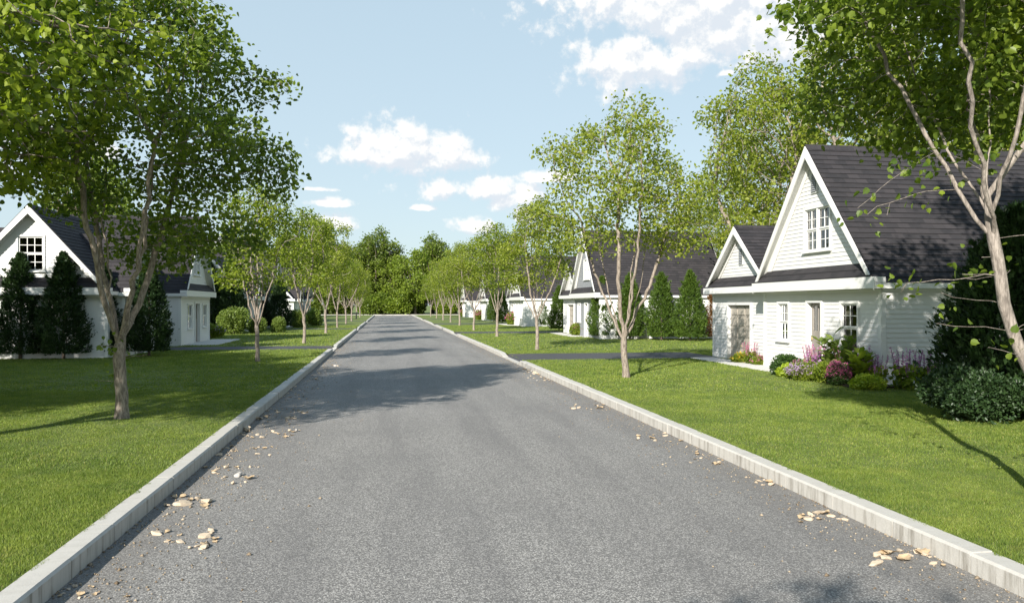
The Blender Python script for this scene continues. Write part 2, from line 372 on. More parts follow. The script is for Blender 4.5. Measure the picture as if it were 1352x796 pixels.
for (gaps, s, xi, xe, xr) in ((DL, -1, XO, -9.9, XL), (DR, 1, XP, 12.4, XR)):
    for a, c in gaps:
        b = MB(); b.poly([(xi, a, 0.03), (xi, c, 0.03), (xi + s * 0.9, c, LAWN + .006), (xi + s * 0.9, a, LAWN + .006)][::s])
        b.poly([(xi + s * 0.9, a, LAWN + .006), (xi + s * 0.9, c, LAWN + .006), (xe, c, LAWN + .006), (xe, a, LAWN + .006)][::s])
        for yy in (a, c): b.poly([(xi, yy, -.01), (xe, yy, -.01), (xe, yy, LAWN + .003), (xi, yy, LAWN + .003)])
        tag(b.build('driveway', M['drive']), kind='structure')
def kerb(s, x0, gaps):
    b = MB(); rr = random.Random(3)
    for a, c in strips(gaps, -14, YEND):
        y = a
        while y < c - 0.05:
            L = min(c - y, 0.98 if y < 60 else 4.0); dz = rr.uniform(-.004, .004); dx = rr.uniform(-.004, .004)
            xa, xb = x0 + dx, x0 + s * KW + dx; z1 = LAWN + 0.012 + dz; ch = 0.02
            ya, yb = y + 0.005, y + L - 0.005
            prof = [(xa, -0.02), (xa, z1 - ch), (xa + s * ch, z1), (xb, z1), (xb, -0.02)]
            za = [0, 0]
            lowa = 0.1 if (abs(y - a) < 1e-6 and a > 0) else 0; lowb = 0.1 if (abs(y + L - c) < 1e-6 and c < YEND - 1) else 0
            A = [(px, ya, pz - (lowa if pz > 0 else 0)) for px, pz in prof]; B = [(px, yb, pz - (lowb if pz > 0 else 0)) for px, pz in prof]
            for i in range(4): b.poly([A[i], A[i + 1], B[i + 1], B[i]][::s])
            b.poly(A[::s]); b.poly(B[::-s]); y += L
    for a, c in gaps:
        n = 3
        for i in range(n): b.box((min(x0, x0 + s * KW), a + (c - a) * i / n + .005, -.02), (max(x0, x0 + s * KW), a + (c - a) * (i + 1) / n - .005, .036))
    return tag(b.build('kerb', M['kerb']), kind='structure')
kerb(-1, XL, DL); kerb(1, XR, DR)
b = MB(); b.box((-120, YEND + 6.0, -0.01), (120, YEND + 6.2, 0.17)); b.box((-120, YEND - .2, -.01), (XO, YEND, 0.165)); b.box((XP, YEND - .2, -.01), (120, YEND, 0.165))
tag(b.build('cross_road_kerb', M['kerb']), kind='structure')
# paths
def slab(name, x0, y0, x1, y1, z=LAWN + 0.03):
    b = MB(); n = max(1, round((y1 - y0) / 1.5)); L = (y1 - y0) / n
    for i in range(n): b.box((x0, y0 + i * L + .004, 0.05), (x1, y0 + (i + 1) * L - .004, z))
    return tag(b.build(name, M['slab'], bevel=0.008), kind='structure')
PATHS = [(11.15, 21.0, 12.08, 27.7), (-9.85, 40.2, -8.3, 46.5), (11.2, 47.3, 12.05, 53.7), (-9.85, 69.5, -8.3, 75.5), (11.2, 73, 12.05, 79.5)]
for q in PATHS: slab('path', *q)

# ------------------------------------------------------------------ houses
class Block:
    """gabled block; u across the gable front, v inwards, z up. M3 maps to house-local"""
    def __init__(s, house, fn, W, D, zh, za): s.h = house; s.fn = fn; s.W = W; s.D = D; s.zh = zh; s.za = za
SID = 0.118
def siding(b, prof, z0, z1, openings, place):
    """prof(z)->(umin,umax); place(u, off, z) -> uvz point; openings (u0,u1,z0,z1)"""
    zs = set()
    k = 0
    while z0 + k * SID < z1: zs.add(round(z0 + k * SID, 4)); k += 1
    zs.add(z1)
    for o in openings: zs.add(round(o[2], 4)); zs.add(round(o[3], 4))
    zs = sorted(z for z in zs if z0 <= z <= z1)
    def off(z, lower):
        fr = ((z - z0) / SID) % 1.0
        if fr > 0.9999 or fr < 0.0001: fr = 0.0 if lower else 1.0
        return 0.015 * (1 - fr)
    for a, c in zip(zs[:-1], zs[1:]):
        if c - a < 1e-4: continue
        mid = (a + c) / 2
        la, ra = prof(a); lc, rc = prof(c)
        cuts = sorted((o[0], o[1]) for o in openings if o[2] <= mid <= o[3])
        segs = []; l0, l1 = la, lc
        for (p, q) in cuts:
            segs.append((l0, p, l1, p)); l0 = l1 = q
        segs.append((l0, ra, l1, rc))
        for (a0, a1, c0, c1) in segs:
            if a1 - a0 < 1e-3: continue
            b.poly([place(a0, off(a, True), a), place(a1, off(a, True), a), place(c1, off(c, False), c), place(c0, off(c, False), c)])
            if off(a, True) > 0.014: b.poly([place(a0, 0, a), place(a1, 0, a), place(a1, 0.015, a), place(a0, 0.015, a)])
def window(h, fn, u0, u1, z0, z1, cols=2, rows=4, double=False, curtain=0.5, casing=True, grey=False):
    """double-hung window in a wall whose outward side is -v; all given in block frame fn"""
    b = MB(fn); c = 0.07
    if casing:
        b.box((u0 - c, -0.045, z0 - 0.02), (u0, 0.06, z1 + c)); b.box((u1, -0.045, z0 - 0.02), (u1 + c, 0.06, z1 + c)); b.box((u0, -0.045, z1), (u1, 0.06, z1 + c))
        b.box((u0, 0.03, z0 - 0.02), (u1, 0.06, z0 + .001))
    w = b.build('window', M['trim'], h)
    s = MB(fn); s.box((u0 - c - .04, -0.09, z0 - 0.065), (u1 + c + .04, 0.03, z0 - 0.022)); s.build('sill', M['trim'], w)
    f = MB(fn)
    halves = [(u0, (u0 + u1) / 2 - .03), ((u0 + u1) / 2 + .03, u1)] if double else [(u0, u1)]
    if double: f.box(((u0 + u1) / 2 - .03, -0.03, z0), ((u0 + u1) / 2 + .03, 0.05, z1))
    for (p, q) in halves:
        zm = (z0 + z1) / 2; e = 0.045
        for (a, d_, v0) in ((z0 + .002, zm, 0.025), (zm, z1 - .002, 0.0)):
            f.box((p, v0, a), (p + e, v0 + .03, d_)); f.box((q - e, v0, a), (q, v0 + .03, d_))
            f.box((p + e, v0, a), (q - e, v0 + .03, a + e)); f.box((p + e, v0, d_ - e), (q - e, v0 + .03, d_))
            for i in range(1, cols): x = p + e + (q - p - 2 * e) * i / cols; f.box((x - .011, v0 + .004, a + e), (x + .011, v0 + .024, d_ - e))
            for j in range(1, rows // 2): z = a + e + (d_ - a - 2 * e) * j / (rows // 2); f.box((p + e, v0 + .006, z - .011), (q - e, v0 + .022, z + .011))
    f.build('sash', M['trim'], w)
    gb = MB(fn); gb.poly([(u0 + .01, 0.042, z0 + .01), (u1 - .01, 0.042, z0 + .01), (u1 - .01, 0.042, z1 - .01), (u0 + .01, 0.042, z1 - .01)]); gb.build('pane', M['glass'], w)
    if curtain:
        W_ = (u1 - u0)
        for (p, q) in ((u0 - .05, u0 + W_ * curtain * .5), (u1 - W_ * curtain * .5, u1 + .05)):
            n = 14; pr = None; cb = MB(fn)
            for i in range(n + 1):
                u = p + (q - p) * i / n; v = 0.16 + 0.025 * math.sin(i * 2.1)
                if pr: cb.poly([(pr[0], pr[1], z0 - .05), (u, v, z0 - .05), (u, v, z1 + .05), (pr[0], pr[1], z1 + .05)])
                pr = (u, v)
            cb.build('curtain', M['curtain'], w)
    return w
def door(h, fn, u0, u1, z0, z1):
    b = MB(fn); c = 0.085
    b.box((u0 - c, -0.05, z0), (u0, 0.16, z1 + c)); b.box((u1, -0.05, z0), (u1 + c, 0.16, z1 + c)); b.box((u0, -0.05, z1), (u1, 0.16, z1 + c))
    b.build('door_frame', M['trim'], h)
    d_ = MB(fn); zg = z0 + (z1 - z0) * 0.60
    d_.box((u0, 0.10, z0 + .02), (u1, 0.14, zg)); d_.box((u0, 0.10, zg), (u0 + .1, 0.14, z1)); d_.box((u1 - .1, 0.10, zg), (u1, 0.14, z1)); d_.box((u0 + .1, 0.10, z1 - .1), (u1 - .1, 0.14, z1))
    um = (u0 + u1) / 2
    d_.box((um - .012, 0.10, zg), (um + .012, 0.135, z1 - .1))
    for (p, q) in ((u0 + .1, um - .04), (um + .04, u1 - .1)):
        for (r, s_) in ((z0 + .15, z0 + .6), (z0 + .68, zg - .1)):
            d_.box((p, 0.09, r), (q, 0.101, s_))
    dd = d_.build('door', M['door'], h, bevel=0.004)
    gb = MB(fn); gb.poly([(u0 + .1, 0.12, zg), (u1 - .1, 0.12, zg), (u1 - .1, 0.12, z1 - .1), (u0 + .1, 0.12, z1 - .1)]); gb.build('pane', M['glass'], dd)
    k = MB(fn); k.box((u1 - .085, 0.04, z0 + .95), (u1 - .055, 0.10, z0 + 1.05)); k.build('handle', M['metal'], dd, bevel=.006)
    t_ = MB(fn); t_.box((u0 - .12, -0.25, z0 - .06), (u1 + .12, 0.16, z0 + .012)); t_.build('door_step', M['slab'], h)
def garage_door(h, fn, u0, u1, z0, z1):
    b = MB(fn); c = 0.09
    b.box((u0 - c, -0.05, z0), (u0, 0.14, z1 + c)); b.box((u1, -0.05, z0), (u1 + c, 0.14, z1 + c)); b.box((u0, -0.05, z1), (u1, 0.14, z1 + c))
    b.build('door_frame', M['trim'], h)
    g_ = MB(fn); g_.box((u0, 0.10, z0), (u1, 0.14, z1)); nr_, nc = 5, 3
    for i in range(nr_):
        for j in range(nc):
            a = u0 + (u1 - u0) * j / nc; d2 = (u1 - u0) / nc; r = z0 + (z1 - z0) * i / nr_; s_ = (z1 - z0) / nr_
            g_.box((a + .045, 0.075, r + .045), (a + d2 - .045, 0.101, r + s_ - .045))
        if i: g_.box((u0, 0.094, z0 + (z1 - z0) * i / nr_ - .006), (u1, 0.102, z0 + (z1 - z0) * i / nr_ + .006))
    o = g_.build('garage_door', M['gdoor'], h, bevel=0.006)
    k = MB(fn); k.box(((u0 + u1) / 2 - .06, 0.05, z0 + .5), ((u0 + u1) / 2 + .06, 0.076, z0 + .53)); k.build('handle', M['metal'], o)
def roof_slope(b, uo, zo, ui, zi, v0, v1, t0=0.03, course=0.19, uvo=0.0):
    """shingled slope from the eave (uo, zo) up to the ridge (ui, zi)"""
    L = math.hypot(ui - uo, zi - zo); du, dz = (ui - uo) / L, (zi - zo) / L
    sg = 1 if du > 0 else -1; nu, nz_ = -dz * sg, du * sg
    n = int(math.ceil(L / course))
    def P(s_, nn, v): return (uo + du * s_ + nu * nn, v, zo + dz * s_ + nz_ * nn)
    for k in range(n):
        a, c = k * course, min(L, (k + 1) * course)
        b.poly([P(a, t0 + .018, v0), P(a, t0 + .018, v1), P(c, t0, v1), P(c, t0, v0)], [(v0, a + uvo), (v1, a + uvo), (v1, c + uvo - .001), (v0, c + uvo - .001)])
        b.poly([P(a, t0 - .001 if k else 0, v0), P(a, t0 - .001 if k else 0, v1), P(a, t0 + .018, v1), P(a, t0 + .018, v0)], [(v0, a), (v1, a), (v1, a), (v0, a)])
    for v in (v0, v1): b.poly([P(0, 0, v), P(0, t0 + .018, v), P(L, t0 + .018, v), P(L, 0, v)], [(0, 0)] * 4)
def gabled(h, fn, W, D, zh, za, openings=(), side_open=(), near=True, oh=0.17, ohf=0.30, wall='white', pent=True, z0=0.0, back=True, frieze=True, course=0.19):
    """walls, roof and trim of one gabled block"""
    wm = M[wall]; pitch = (za - zh) / (W / 2)
    def prof(z):
        if z <= zh: return 0.0, W
        k = (z - zh) / pitch; return k, W - k
    b = MB(fn); siding(b, prof, z0, za - 0.02, openings, lambda u, o, z: (u, -o, z)); b.build('front_wall', wm, h)
    for side, u in ((0, 0.0), (1, W)):
        s_ = -1 if side == 0 else 1
        b = MB(fn); siding(b, lambda z: (0.0, D), z0, zh, side_open[side] if side_open else (), lambda p, o, z: (u + s_ * o, p, z)); b.build('side_wall', M['white'], h)
    if back:
        b = MB(fn); siding(b, prof, z0, za - .02, (), lambda u, o, z: (u, D + o, z)); b.build('back_wall', M['white'], h)
    # roof
    zo = zh - oh * pitch; rb = MB(fn)
    roof_slope(rb, -oh, zo, W / 2, za, -ohf, D + ohf, course=course); roof_slope(rb, W + oh, zo, W / 2, za, -ohf, D + ohf, uvo=7.3, course=course)
    ro = rb.build('roof', M['roof'], h)
    cb = MB(fn); cb.prism([(W / 2 - .13, -ohf - .01, za - .12 * pitch * .9 + .055), (W / 2, -ohf - .01, za + .085), (W / 2 + .13, -ohf - .01, za - .12 * pitch * .9 + .055)], (0, D + 2 * ohf + .02, 0)); cb.build('ridge_cap', M['roof'], ro)
    # soffits (underside), barge boards, fascias
    sb = MB(fn)
    for (ua, ub) in ((-oh, W / 2), (W + oh, W / 2)):
        sb.poly([(ua, -ohf + .02, zo - .012), (ub, -ohf + .02, za - .012), (ub, D + ohf - .02, za - .012), (ua, D + ohf - .02, zo - .012)])
    sb.build('soffit', M['trim'], h)
    bw = 0.20 * math.hypot(1, pitch)
    def piece(name, par_, *boxes):
        q = MB(fn)
        for bx in boxes: q.box(*bx)
        return q.build(name, M['trim'], par_)
    for v in (-ohf - .035, D + ohf + .003):
        for sg, ua in ((1, -oh), (-1, W + oh)):
            q = MB(fn); q.prism([(ua, v, zo + .02), (W / 2 - sg * .001, v, za + .02), (W / 2 - sg * .001, v, za - bw + .02), (ua, v, zo - bw * .55 + .02)], (0, .032, 0))
            if v < 0: q.prism([((0 if sg > 0 else W) + sg * .01, -.034, zh), (W / 2 - sg * .001, -.034, za - .014), (W / 2 - sg * .001, -.034, za - bw * .8), ((0 if sg > 0 else W) + sg * .26, -.034, zh)], (0, .012, 0))
            q.build('barge_board', M['trim'], ro)
    for ua, sg in ((-oh, -1), (W + oh, 1)):
        e = lambda p_, q_: (min(p_, q_), max(p_, q_))
        a1, a2 = e(ua, ua + sg * .03); b1, b2 = e(ua + sg * .001, ua - sg * (oh - .022)); w_ = 0 if sg < 0 else W; c1, c2 = e(w_ + sg * .021, w_ + sg * .045)
        piece('fascia', h, ((a1, -ohf, zo - .11), (a2, D + ohf, zo + .03)), ((b1, -ohf + .01, zo - .10), (b2, D + ohf - .01, zo - .08)), ((c1, 0, zo - .19), (c2, D, zo - .102)))
    for (u, v) in ((0, 0), (W, 0), (0, D), (W, D)):
        su = -1 if u == 0 else 1; sv = -1 if v == 0 else 1
        piece('corner_board', h, ((min(u + su * .03, u - su * .10), min(v + sv * .03, v + sv * .003), z0), (max(u + su * .03, u - su * .10), max(v + sv * .03, v + sv * .003), zo - .105)),
              ((min(u + su * .03, u + su * .003), min(v + sv * .003, v - sv * .10), z0), (max(u + su * .03, u + su * .003), max(v + sv * .003, v - sv * .10), zo - .105)))
    if pent:
        pb = MB(fn); hh = 0.36; dd = ohf + .02
        n = 2
        for k in range(n):
            a, c = k / n, (k + 1) / n; ua = .03 - .15 * (1 - a)
            pb.poly([(-.08 + a * hh / pitch, -dd * (1 - a) - .03, zh - .02 + hh * a + .02), (W + .08 - a * hh / pitch, -dd * (1 - a) - .03, zh - .02 + hh * a + .02),
                     (W + .08 - c * hh / pitch, -dd * (1 - c) - .022, zh - .02 + hh * c), (-.08 + c * hh / pitch, -dd * (1 - c) - .022, zh - .02 + hh * c)],
                    [(0, a * .38), (W, a * .38), (W, c * .38 - .001), (0, c * .38 - .001)])
            pb.poly([(-.08 + a * hh / pitch, -dd * (1 - a) - .03, zh - .02 + hh * a - .01), (W + .08 - a * hh / pitch, -dd * (1 - a) - .03, zh - .02 + hh * a - .01),
                     (W + .08 - a * hh / pitch, -dd * (1 - a) - .03, zh - .02 + hh * a + .02), (-.08 + a * hh / pitch, -dd * (1 - a) - .03, zh - .02 + hh * a + .02)], [(0, 0)] * 4)
        pb.build('pent_roof', M['roof'], h)
    fz = MB(fn); dd = ohf if pent else .035
    fz.box((-oh - .032, -dd - .045, zo - .11), (W + oh + .032, -.025, zh - .035)); fz.box((-.03, -.05, zo - .20), (W + .03, -.022, zo - .112))
    fz.build('frieze', M['trim'], h)
def vent(h, fn, uc, zc, w=0.34, hh=0.62):
    b = MB(fn); n = 8
    pts = [(uc - w / 2, 0, zc - hh / 2), (uc + w / 2, 0, zc - hh / 2)] + [(uc + w / 2 * math.cos(a * math.pi / n), 0, zc + hh / 2 - w / 2 + w / 2 * math.sin(a * math.pi / n)) for a in range(n + 1)]
    b.prism([(p[0], -.022, p[2]) for p in pts], (0, -.02, 0)); v = b.build('vent', M['trim'], h)
    s_ = MB(fn); k = 0
    z = zc - hh / 2 + .05
    while z < zc + hh / 2 - .08:
        ww = w / 2 - .04 if z < zc + hh / 2 - w / 2 else max(.03, math.sqrt(max(0, (w / 2) ** 2 - (z - (zc + hh / 2 - w / 2)) ** 2)) - .04)
        s_.poly([(uc - ww, -.075, z), (uc + ww, -.075, z), (uc + ww, -.042, z + .05), (uc - ww, -.042, z + .05)])
        s_.poly([(uc - ww, -.075, z), (uc + ww, -.075, z), (uc + ww, -.072, z - .006), (uc - ww, -.072, z - .006)]); z += .06
    s_.build('louvre', M['grey'], v)
def room(h, fn, W, D, zh):
    b = MB(fn); b.poly([(.1, .9, .02), (W - .1, .9, .02), (W - .1, .9, zh), (W * .66, .9, zh + 2.1 * W / 6.1), (W * .34, .9, zh + 2.1 * W / 6.1), (.1, .9, zh)]); b.poly([(.1, .05, .02), (W - .1, .05, .02), (W - .1, .9, .02), (.1, .9, .02)])
    b.poly([(.1, .05, zh), (W - .1, .05, zh), (W - .1, .9, zh), (.1, .9, zh)])
    b.build('interior', M['room'], h)

MW, GW = 6.1, 4.9
def house(label, loc, rz, left=False, grey=False, low=False, D=8.0):
    h = thing('house', label, 'house', loc, rz, None)
    fm = lambda u, v, z: (v, u, z)
    zh, za = 2.72, 6.5
    X0 = 12.12
    if left: wn = [(0.75, 1.6, .8, 2.0), (2.35, 3.3, .02, 2.05), (3.95, 4.8, .8, 2.0)]
    else: wn = [(0.98, 1.72, 0.75, 2.02), (2.72, 3.42, .02, 2.05), (4.55, 5.15, 0.9, 2.02)]
    if left: wn = [wn[0], wn[1], wn[2]]
    up = (2.28, 3.56, 3.55, 4.75)
    cr = .19 if not low else .38
    gabled(h, fm, MW, D, zh, za, wn + [up], wall='grey' if grey else 'white', course=cr)
    window(h, fm, *wn[0], cols=1 if left else 2, rows=2 if left else 4, curtain=0 if left else .5); door(h, fm, *wn[1]); window(h, fm, *wn[2], cols=1 if left else 2, rows=2 if left else 4, curtain=0 if left else .6)
    window(h, fm, *up, cols=2, rows=4, double=True, curtain=.35); vent(h, fm, MW / 2, 5.5)
    room(h, fm, MW, D, zh)
    # garage
    if not left:
        fg = lambda u, v, z: (v + .38, u + MW + .001, z)
        go_ = (1.75, 3.55, .0, 1.98)
        gabled(h, fg, GW, D - 1.2, 2.66, 4.75, [go_], course=cr); garage_door(h, fg, *go_); vent(h, fg, GW / 2, 3.72, .34, .62)
        room(h, fg, GW, D, 2.6)
    else:
        # link with a low roof, garage gable and a wing whose gable looks along the road
        fl = lambda u, v, z: (v + 1.6, u + MW + .001, z)
        gabled(h, fl, 4.8, D - 2.4, 2.66, 5.3, [(1.2, 1.9, .9, 2.0)], pent=False, course=cr); window(h, fl, 1.2, 1.9, .9, 2.0)
        fg = lambda u, v, z: (v + .1, u + 10.7, z)
        gabled(h, fg, 3.2, 4.5, 2.66, 4.75, [(1.0, 1.9, .0, 2.0)], course=cr); garage_door(h, fg, 1.0, 1.9, .0, 2.0)
        fw = lambda u, v, z: (u + .45, 14.75 - v, z)
        wo_ = [(2.2, 3.05, 3.25, 4.5), (.9, 1.6, .9, 2.0), (3.7, 4.4, .9, 2.0)]
        gabled(h, fw, 5.2, 6.0, 2.66, 5.6, wo_, course=cr)
        window(h, fw, *wo_[0], cols=3, rows=4, curtain=0); window(h, fw, *wo_[1]); window(h, fw, *wo_[2])
    return h
HX = 12.12
hs = [17.7, 43.8, 69.3, 95.0, 121.0]
hl = ['nearest white gabled house on the right with beige front door and small garage wing',
      'grey fronted house with dark shingle roof behind the row of arborvitae on the right',
      'third white gabled house on the right, beyond the grey fronted one',
      'fourth house on the right, white gable half hidden by roadside trees',
      'fifth and farthest white house on the right near the end of the road']
for i, Y in enumerate(hs):
    house(hl[i], (HX, Y, LAWN), 0, grey=(i == 1), low=i > 1, D=7.6)
ls = [45.9, 75.2, 104.0]
ll = ['nearest white house on the left, many paned gable window above dark evergreens',
      'second white house on the left, mostly hidden by evergreens and a young tree',
      'third and farthest white house on the left, glimpsed between tree trunks']
for i, Y in enumerate(ls):
    house(ll[i], (-9.9, Y, LAWN), math.pi, left=True, low=i > 0)

# ------------------------------------------------------------------ plants: generators
def unit(v): return v / (np.linalg.norm(v, axis=-1, keepdims=True) + 1e-9)
LT_SIMPLE = (np.array([(0, 0, 0), (.36, .45, .10), (0, 1, 0), (-.36, .45, .10)]), [np.array([(0, 1, 2), (0, 2, 3)])])
LT_OVAL = (np.array([(0, 0, 0), (.26, .22, .06), (.30, .6, .08), (0, 1, -.05), (-.30, .6, .08), (-.26, .22, .06)]), [np.array([(0, 1, 2, 3), (0, 3, 4, 5)])])
LT_LOBE = (np.array([(0, .02, 0), (.20, .02, .05), (.40, .22, .11), (.38, .40, .09), (.34, .64, .08), (.17, .74, .04), (0, 1.02, -.05),
                     (-.17, .74, .04), (-.34, .64, .08), (-.38, .40, .09), (-.40, .22, .11), (-.20, .02, .05)]),
           [np.array([(0, 1, 2, 3, 4, 5, 6), (0, 6, 7, 8, 9, 10, 11)])])
LT_SPRAY = (np.array([(0, 0, 0), (.22, .5, .03), (.05, .55, .0), (.0, 1, 0), (-.05, .55, 0), (-.22, .5, -.03)]), [np.array([(0, 1, 2), (0, 2, 3), (0, 3, 4), (0, 4, 5)])])
def leaves(P, Dv, Nv, S, tmpl, rng):
    """place the template at every P: length along Dv, normal near Nv, size S"""
    T, FL = tmpl; n = len(P)
    Dv = unit(Dv); side = unit(np.cross(Dv, Nv)); N_ = np.cross(side, Dv)
    V = P[:, None, :] + S[:, None, None] * (T[None, :, 0:1] * side[:, None, :] + T[None, :, 1:2] * Dv[:, None, :] + T[None, :, 2:3] * N_[:, None, :])
    V = V.reshape(-1, 3); base = (np.arange(n) * len(T))[:, None, None]
    FF = [(base + f[None]).reshape(-1, f.shape[1]) for f in FL]
    r = rng.random(n); rn = np.concatenate([np.repeat(r, len(f)) for f in FL])
    return V, FF, rn
def grow(rng, nodes, parents, attr, step, infl, kill, iters=90, up=0.12):
    P = np.zeros((14000, 3)); par = np.full(14000, -1, int); n = len(nodes)
    P[:n] = nodes; par[:n] = parents; A = attr.copy()
    d = np.linalg.norm(A[:, None] - P[None, :n], axis=2); near = d.argmin(1); dist = d.min(1)
    for it in range(iters):
        if len(A) == 0 or n > 13000: break
        m = dist < infl
        if not m.any(): infl *= 1.3; continue
        ids = near[m]; dirs = unit(A[m] - P[ids])
        uq, inv = np.unique(ids, return_inverse=True); s = np.zeros((len(uq), 3)); np.add.at(s, inv, dirs)
        s = unit(s) + rng.normal(0, .16, s.shape) + np.array([0, 0, up]); s = unit(s)
        new = P[uq] + s * step; k = len(new)
        P[n:n + k] = new; par[n:n + k] = uq
        d = np.linalg.norm(A[:, None] - new[None], axis=2); j = d.argmin(1); dm = d.min(1)
        better = dm < dist; near[better] = n + j[better]; dist = np.minimum(dist, dm); n += k
        keep = dist > kill; A, near, dist = A[keep], near[keep], dist[keep]
    return P[:n], par[:n]
def radii(par, tip, expo):
    n = len(par); acc = np.zeros(n)
    leafy = np.ones(n, bool); leafy[par[par >= 0]] = False
    acc[leafy] = tip ** expo
    for i in range(n - 1, 0, -1): acc[par[i]] += acc[i]
    return acc ** (1 / expo)
def tubes(P, par, r, rmin=0.0):
    n = len(P); kids = [[] for _ in range(n)]
    for i in range(1, n):
        if par[i] >= 0: kids[par[i]].append(i)
    V = []; Q = []; cnt = 0; stack = [(0, -1)]
    while stack:
        s0, pr = stack.pop(); chain = [pr, s0] if pr >= 0 else [s0]; cur = s0
        while kids[cur]:
            ks = sorted(kids[cur], key=lambda k: -r[k])
            for k in ks[1:]:
                if r[k] > rmin: stack.append((k, cur))
            cur = ks[0]
            if r[cur] < rmin: break
            chain.append(cur)
        if len(chain) < 2: continue
        pts = P[chain]; rr = r[chain].copy()
        if pr >= 0: rr[0] = rr[1]
        sides = 10 if rr.max() > .06 else (6 if rr.max() > .02 else 4)
        tan = np.gradient(pts, axis=0); tan = unit(tan)
        ref = np.array([1.0, 0.13, 0.07]); a = unit(np.cross(tan, ref)); bb = np.cross(tan, a)
        for i in range(1, len(pts)):      # parallel transport
            v = a[i - 1] - tan[i] * np.dot(a[i - 1], tan[i]); a[i] = v / (np.linalg.norm(v) + 1e-9); bb[i] = np.cross(tan[i], a[i])
        ang = np.arange(sides) * 2 * math.pi / sides
        ring = pts[:, None] + rr[:, None, None] * (np.cos(ang)[None, :, None] * a[:, None] + np.sin(ang)[None, :, None] * bb[:, None])
        V.append(ring.reshape(-1, 3)); m = len(pts)
        i, j = np.meshgrid(np.arange(m - 1), np.arange(sides), indexing='ij'); j2 = (j + 1) % sides
        Q.append((np.stack([i * sides + j, i * sides + j2, (i + 1) * sides + j2, (i + 1) * sides + j], -1) + cnt).reshape(-1, 4)); cnt += m * sides
    return np.concatenate(V), np.concatenate(Q)
def tree_parts(seed, H, Rc, fork, trunk_r, lobes=8, nattr=900, lean=(0, 0), leaf=0.10, per=4, mat='leaf', tmpl=LT_LOBE, crown0=0.42, limbs=5, step=.2,
               barkm='bark', kill=.3, infl=1.6, sprouts=0, spread=1.0, extra_lobes=(), trunk_path=None, thin=.014, jit=.13, bare=0):
    rng = np.random.default_rng(seed)
    nodes = []; par = []
    def add(p, q): nodes.append(p); par.append(q); return len(nodes) - 1
    if trunk_path is None:
        k = max(4, int(fork / .2)); wob = rng.normal(0, .02, (k, 2)).cumsum(0)
        tp = [(lean[0] * (i / k) ** 1.2 + (wob[i - 1][0] if i else 0), lean[1] * (i / k) ** 1.2 + (wob[i - 1][1] if i else 0), fork * i / k) for i in range(k + 1)]
    else:
        tp = []
        for a, c in zip(trunk_path[:-1], trunk_path[1:]):
            m = max(1, int(np.linalg.norm(np.subtract(c, a)) / .2)); tp += [tuple(np.array(a) + (np.array(c) - a) * i / m + (rng.normal(0, .012, 3) if i else 0)) for i in range(m)]
        tp.append(trunk_path[-1])
    last = -1
    for p in tp: last = add(np.array(p, float), last)
    top = np.array(tp[-1]); ax, ay = top[0], top[1]
    z0 = crown0 * H; zc = (z0 + H) / 2; rz = (H - z0) / 2
    ph0 = rng.random() * 6.28
    for i in range(limbs):
        ph = ph0 + i * 6.283 / limbs + rng.normal(0, .25); rad = Rc * rng.uniform(.25, .62) * spread * (0.15 if i == limbs - 1 else 1)
        zt = z0 + (H - z0) * rng.uniform(.2, .5); end = np.array([ax + math.cos(ph) * rad, ay + math.sin(ph) * rad, zt])
        fi = max(1, len(tp) - 1 - int(rng.integers(0, max(1, len(tp) // 4)))); st = np.array(nodes[fi]); q = fi
        L = np.linalg.norm(end - st); m = max(3, int(L / .2)); mid = (st + end) / 2 + np.array([math.cos(ph), math.sin(ph), 0]) * L * .07
        prev = st
        for j in range(1, m + 1):
            f = j / m; p = st * (1 - f) ** 2 + 2 * mid * f * (1 - f) + end * f * f + rng.normal(0, .022, 3); q = add(p, q)
    att = []
    C = [(0, 0, zc, Rc * .60, rz * .86), (0.1 * Rc, 0, H - rz * .22, Rc * .34, rz * .26)]
    for i in range(int(lobes * 2.0)):
        ph = rng.random() * 6.28; zz = rng.uniform(-.75, .85); rr = Rc * rng.uniform(.45, .8) * math.sqrt(1 - .75 * zz * zz)
        C.append((math.cos(ph) * rr, math.sin(ph) * rr, zc + zz * rz * .85, Rc * rng.uniform(.19, .33), rz * rng.uniform(.10, .19)))
    C += list(extra_lobes)
    w = np.array([c[3] ** 2 * c[4] for c in C]) ** .62; w[0] *= .45; w /= w.sum()
    for c, k in zip(C, (w * nattr).astype(int) + 6):
        dv = unit(rng.normal(size=(k, 3))) * (rng.random((k, 1)) ** (1 / 2.4))
        att.append(dv * np.array([c[3], c[3], c[4]]) + np.array([ax * .8 + c[0], ay * .8 + c[1], c[2]]))
    att = np.concatenate(att)
    P, pa = grow(rng, np.array(nodes), np.array(par), att, step, infl, kill)
    n0 = len(P)
    if sprouts:
        # little leafy shoots low on the trunk
        ext = []; pe = []
        for s_ in range(sprouts):
            i0 = int(rng.integers(len(tp) // 3, len(tp))); dv = unit(np.array([rng.normal(), rng.normal(), .15])); q = i0; p = P[i0]
            for j in range(int(rng.integers(3, 6))):
                p = p + dv * .14 + rng.normal(0, .02, 3); ext.append(p); pe.append(q); q = len(P) + len(ext) - 1
        P = np.concatenate([P, np.array(ext)]); pa = np.concatenate([pa, pe])
    r = radii(pa, .0035, 2.05); r *= trunk_r / r[0]; r = np.maximum(r, .003)
    z = P[:, 2]; r[:len(tp)] *= 1 + .45 * np.exp(-np.maximum(z[:len(tp)], 0) / .12)
    P[0, 2] -= .12
    V, Q = tubes(P, pa, r, 0.0)
    twig = np.where(r < thin)[0]; twig = twig[twig > len(tp)]
    clump = rng.random(len(twig)); kk = rng.poisson(per * np.where(clump < .3, .25, 1.3) * np.where(twig >= n0, .28, 1.0) * np.where(P[twig, 2] < bare, .22, 1.0)); src = np.repeat(twig, kk)
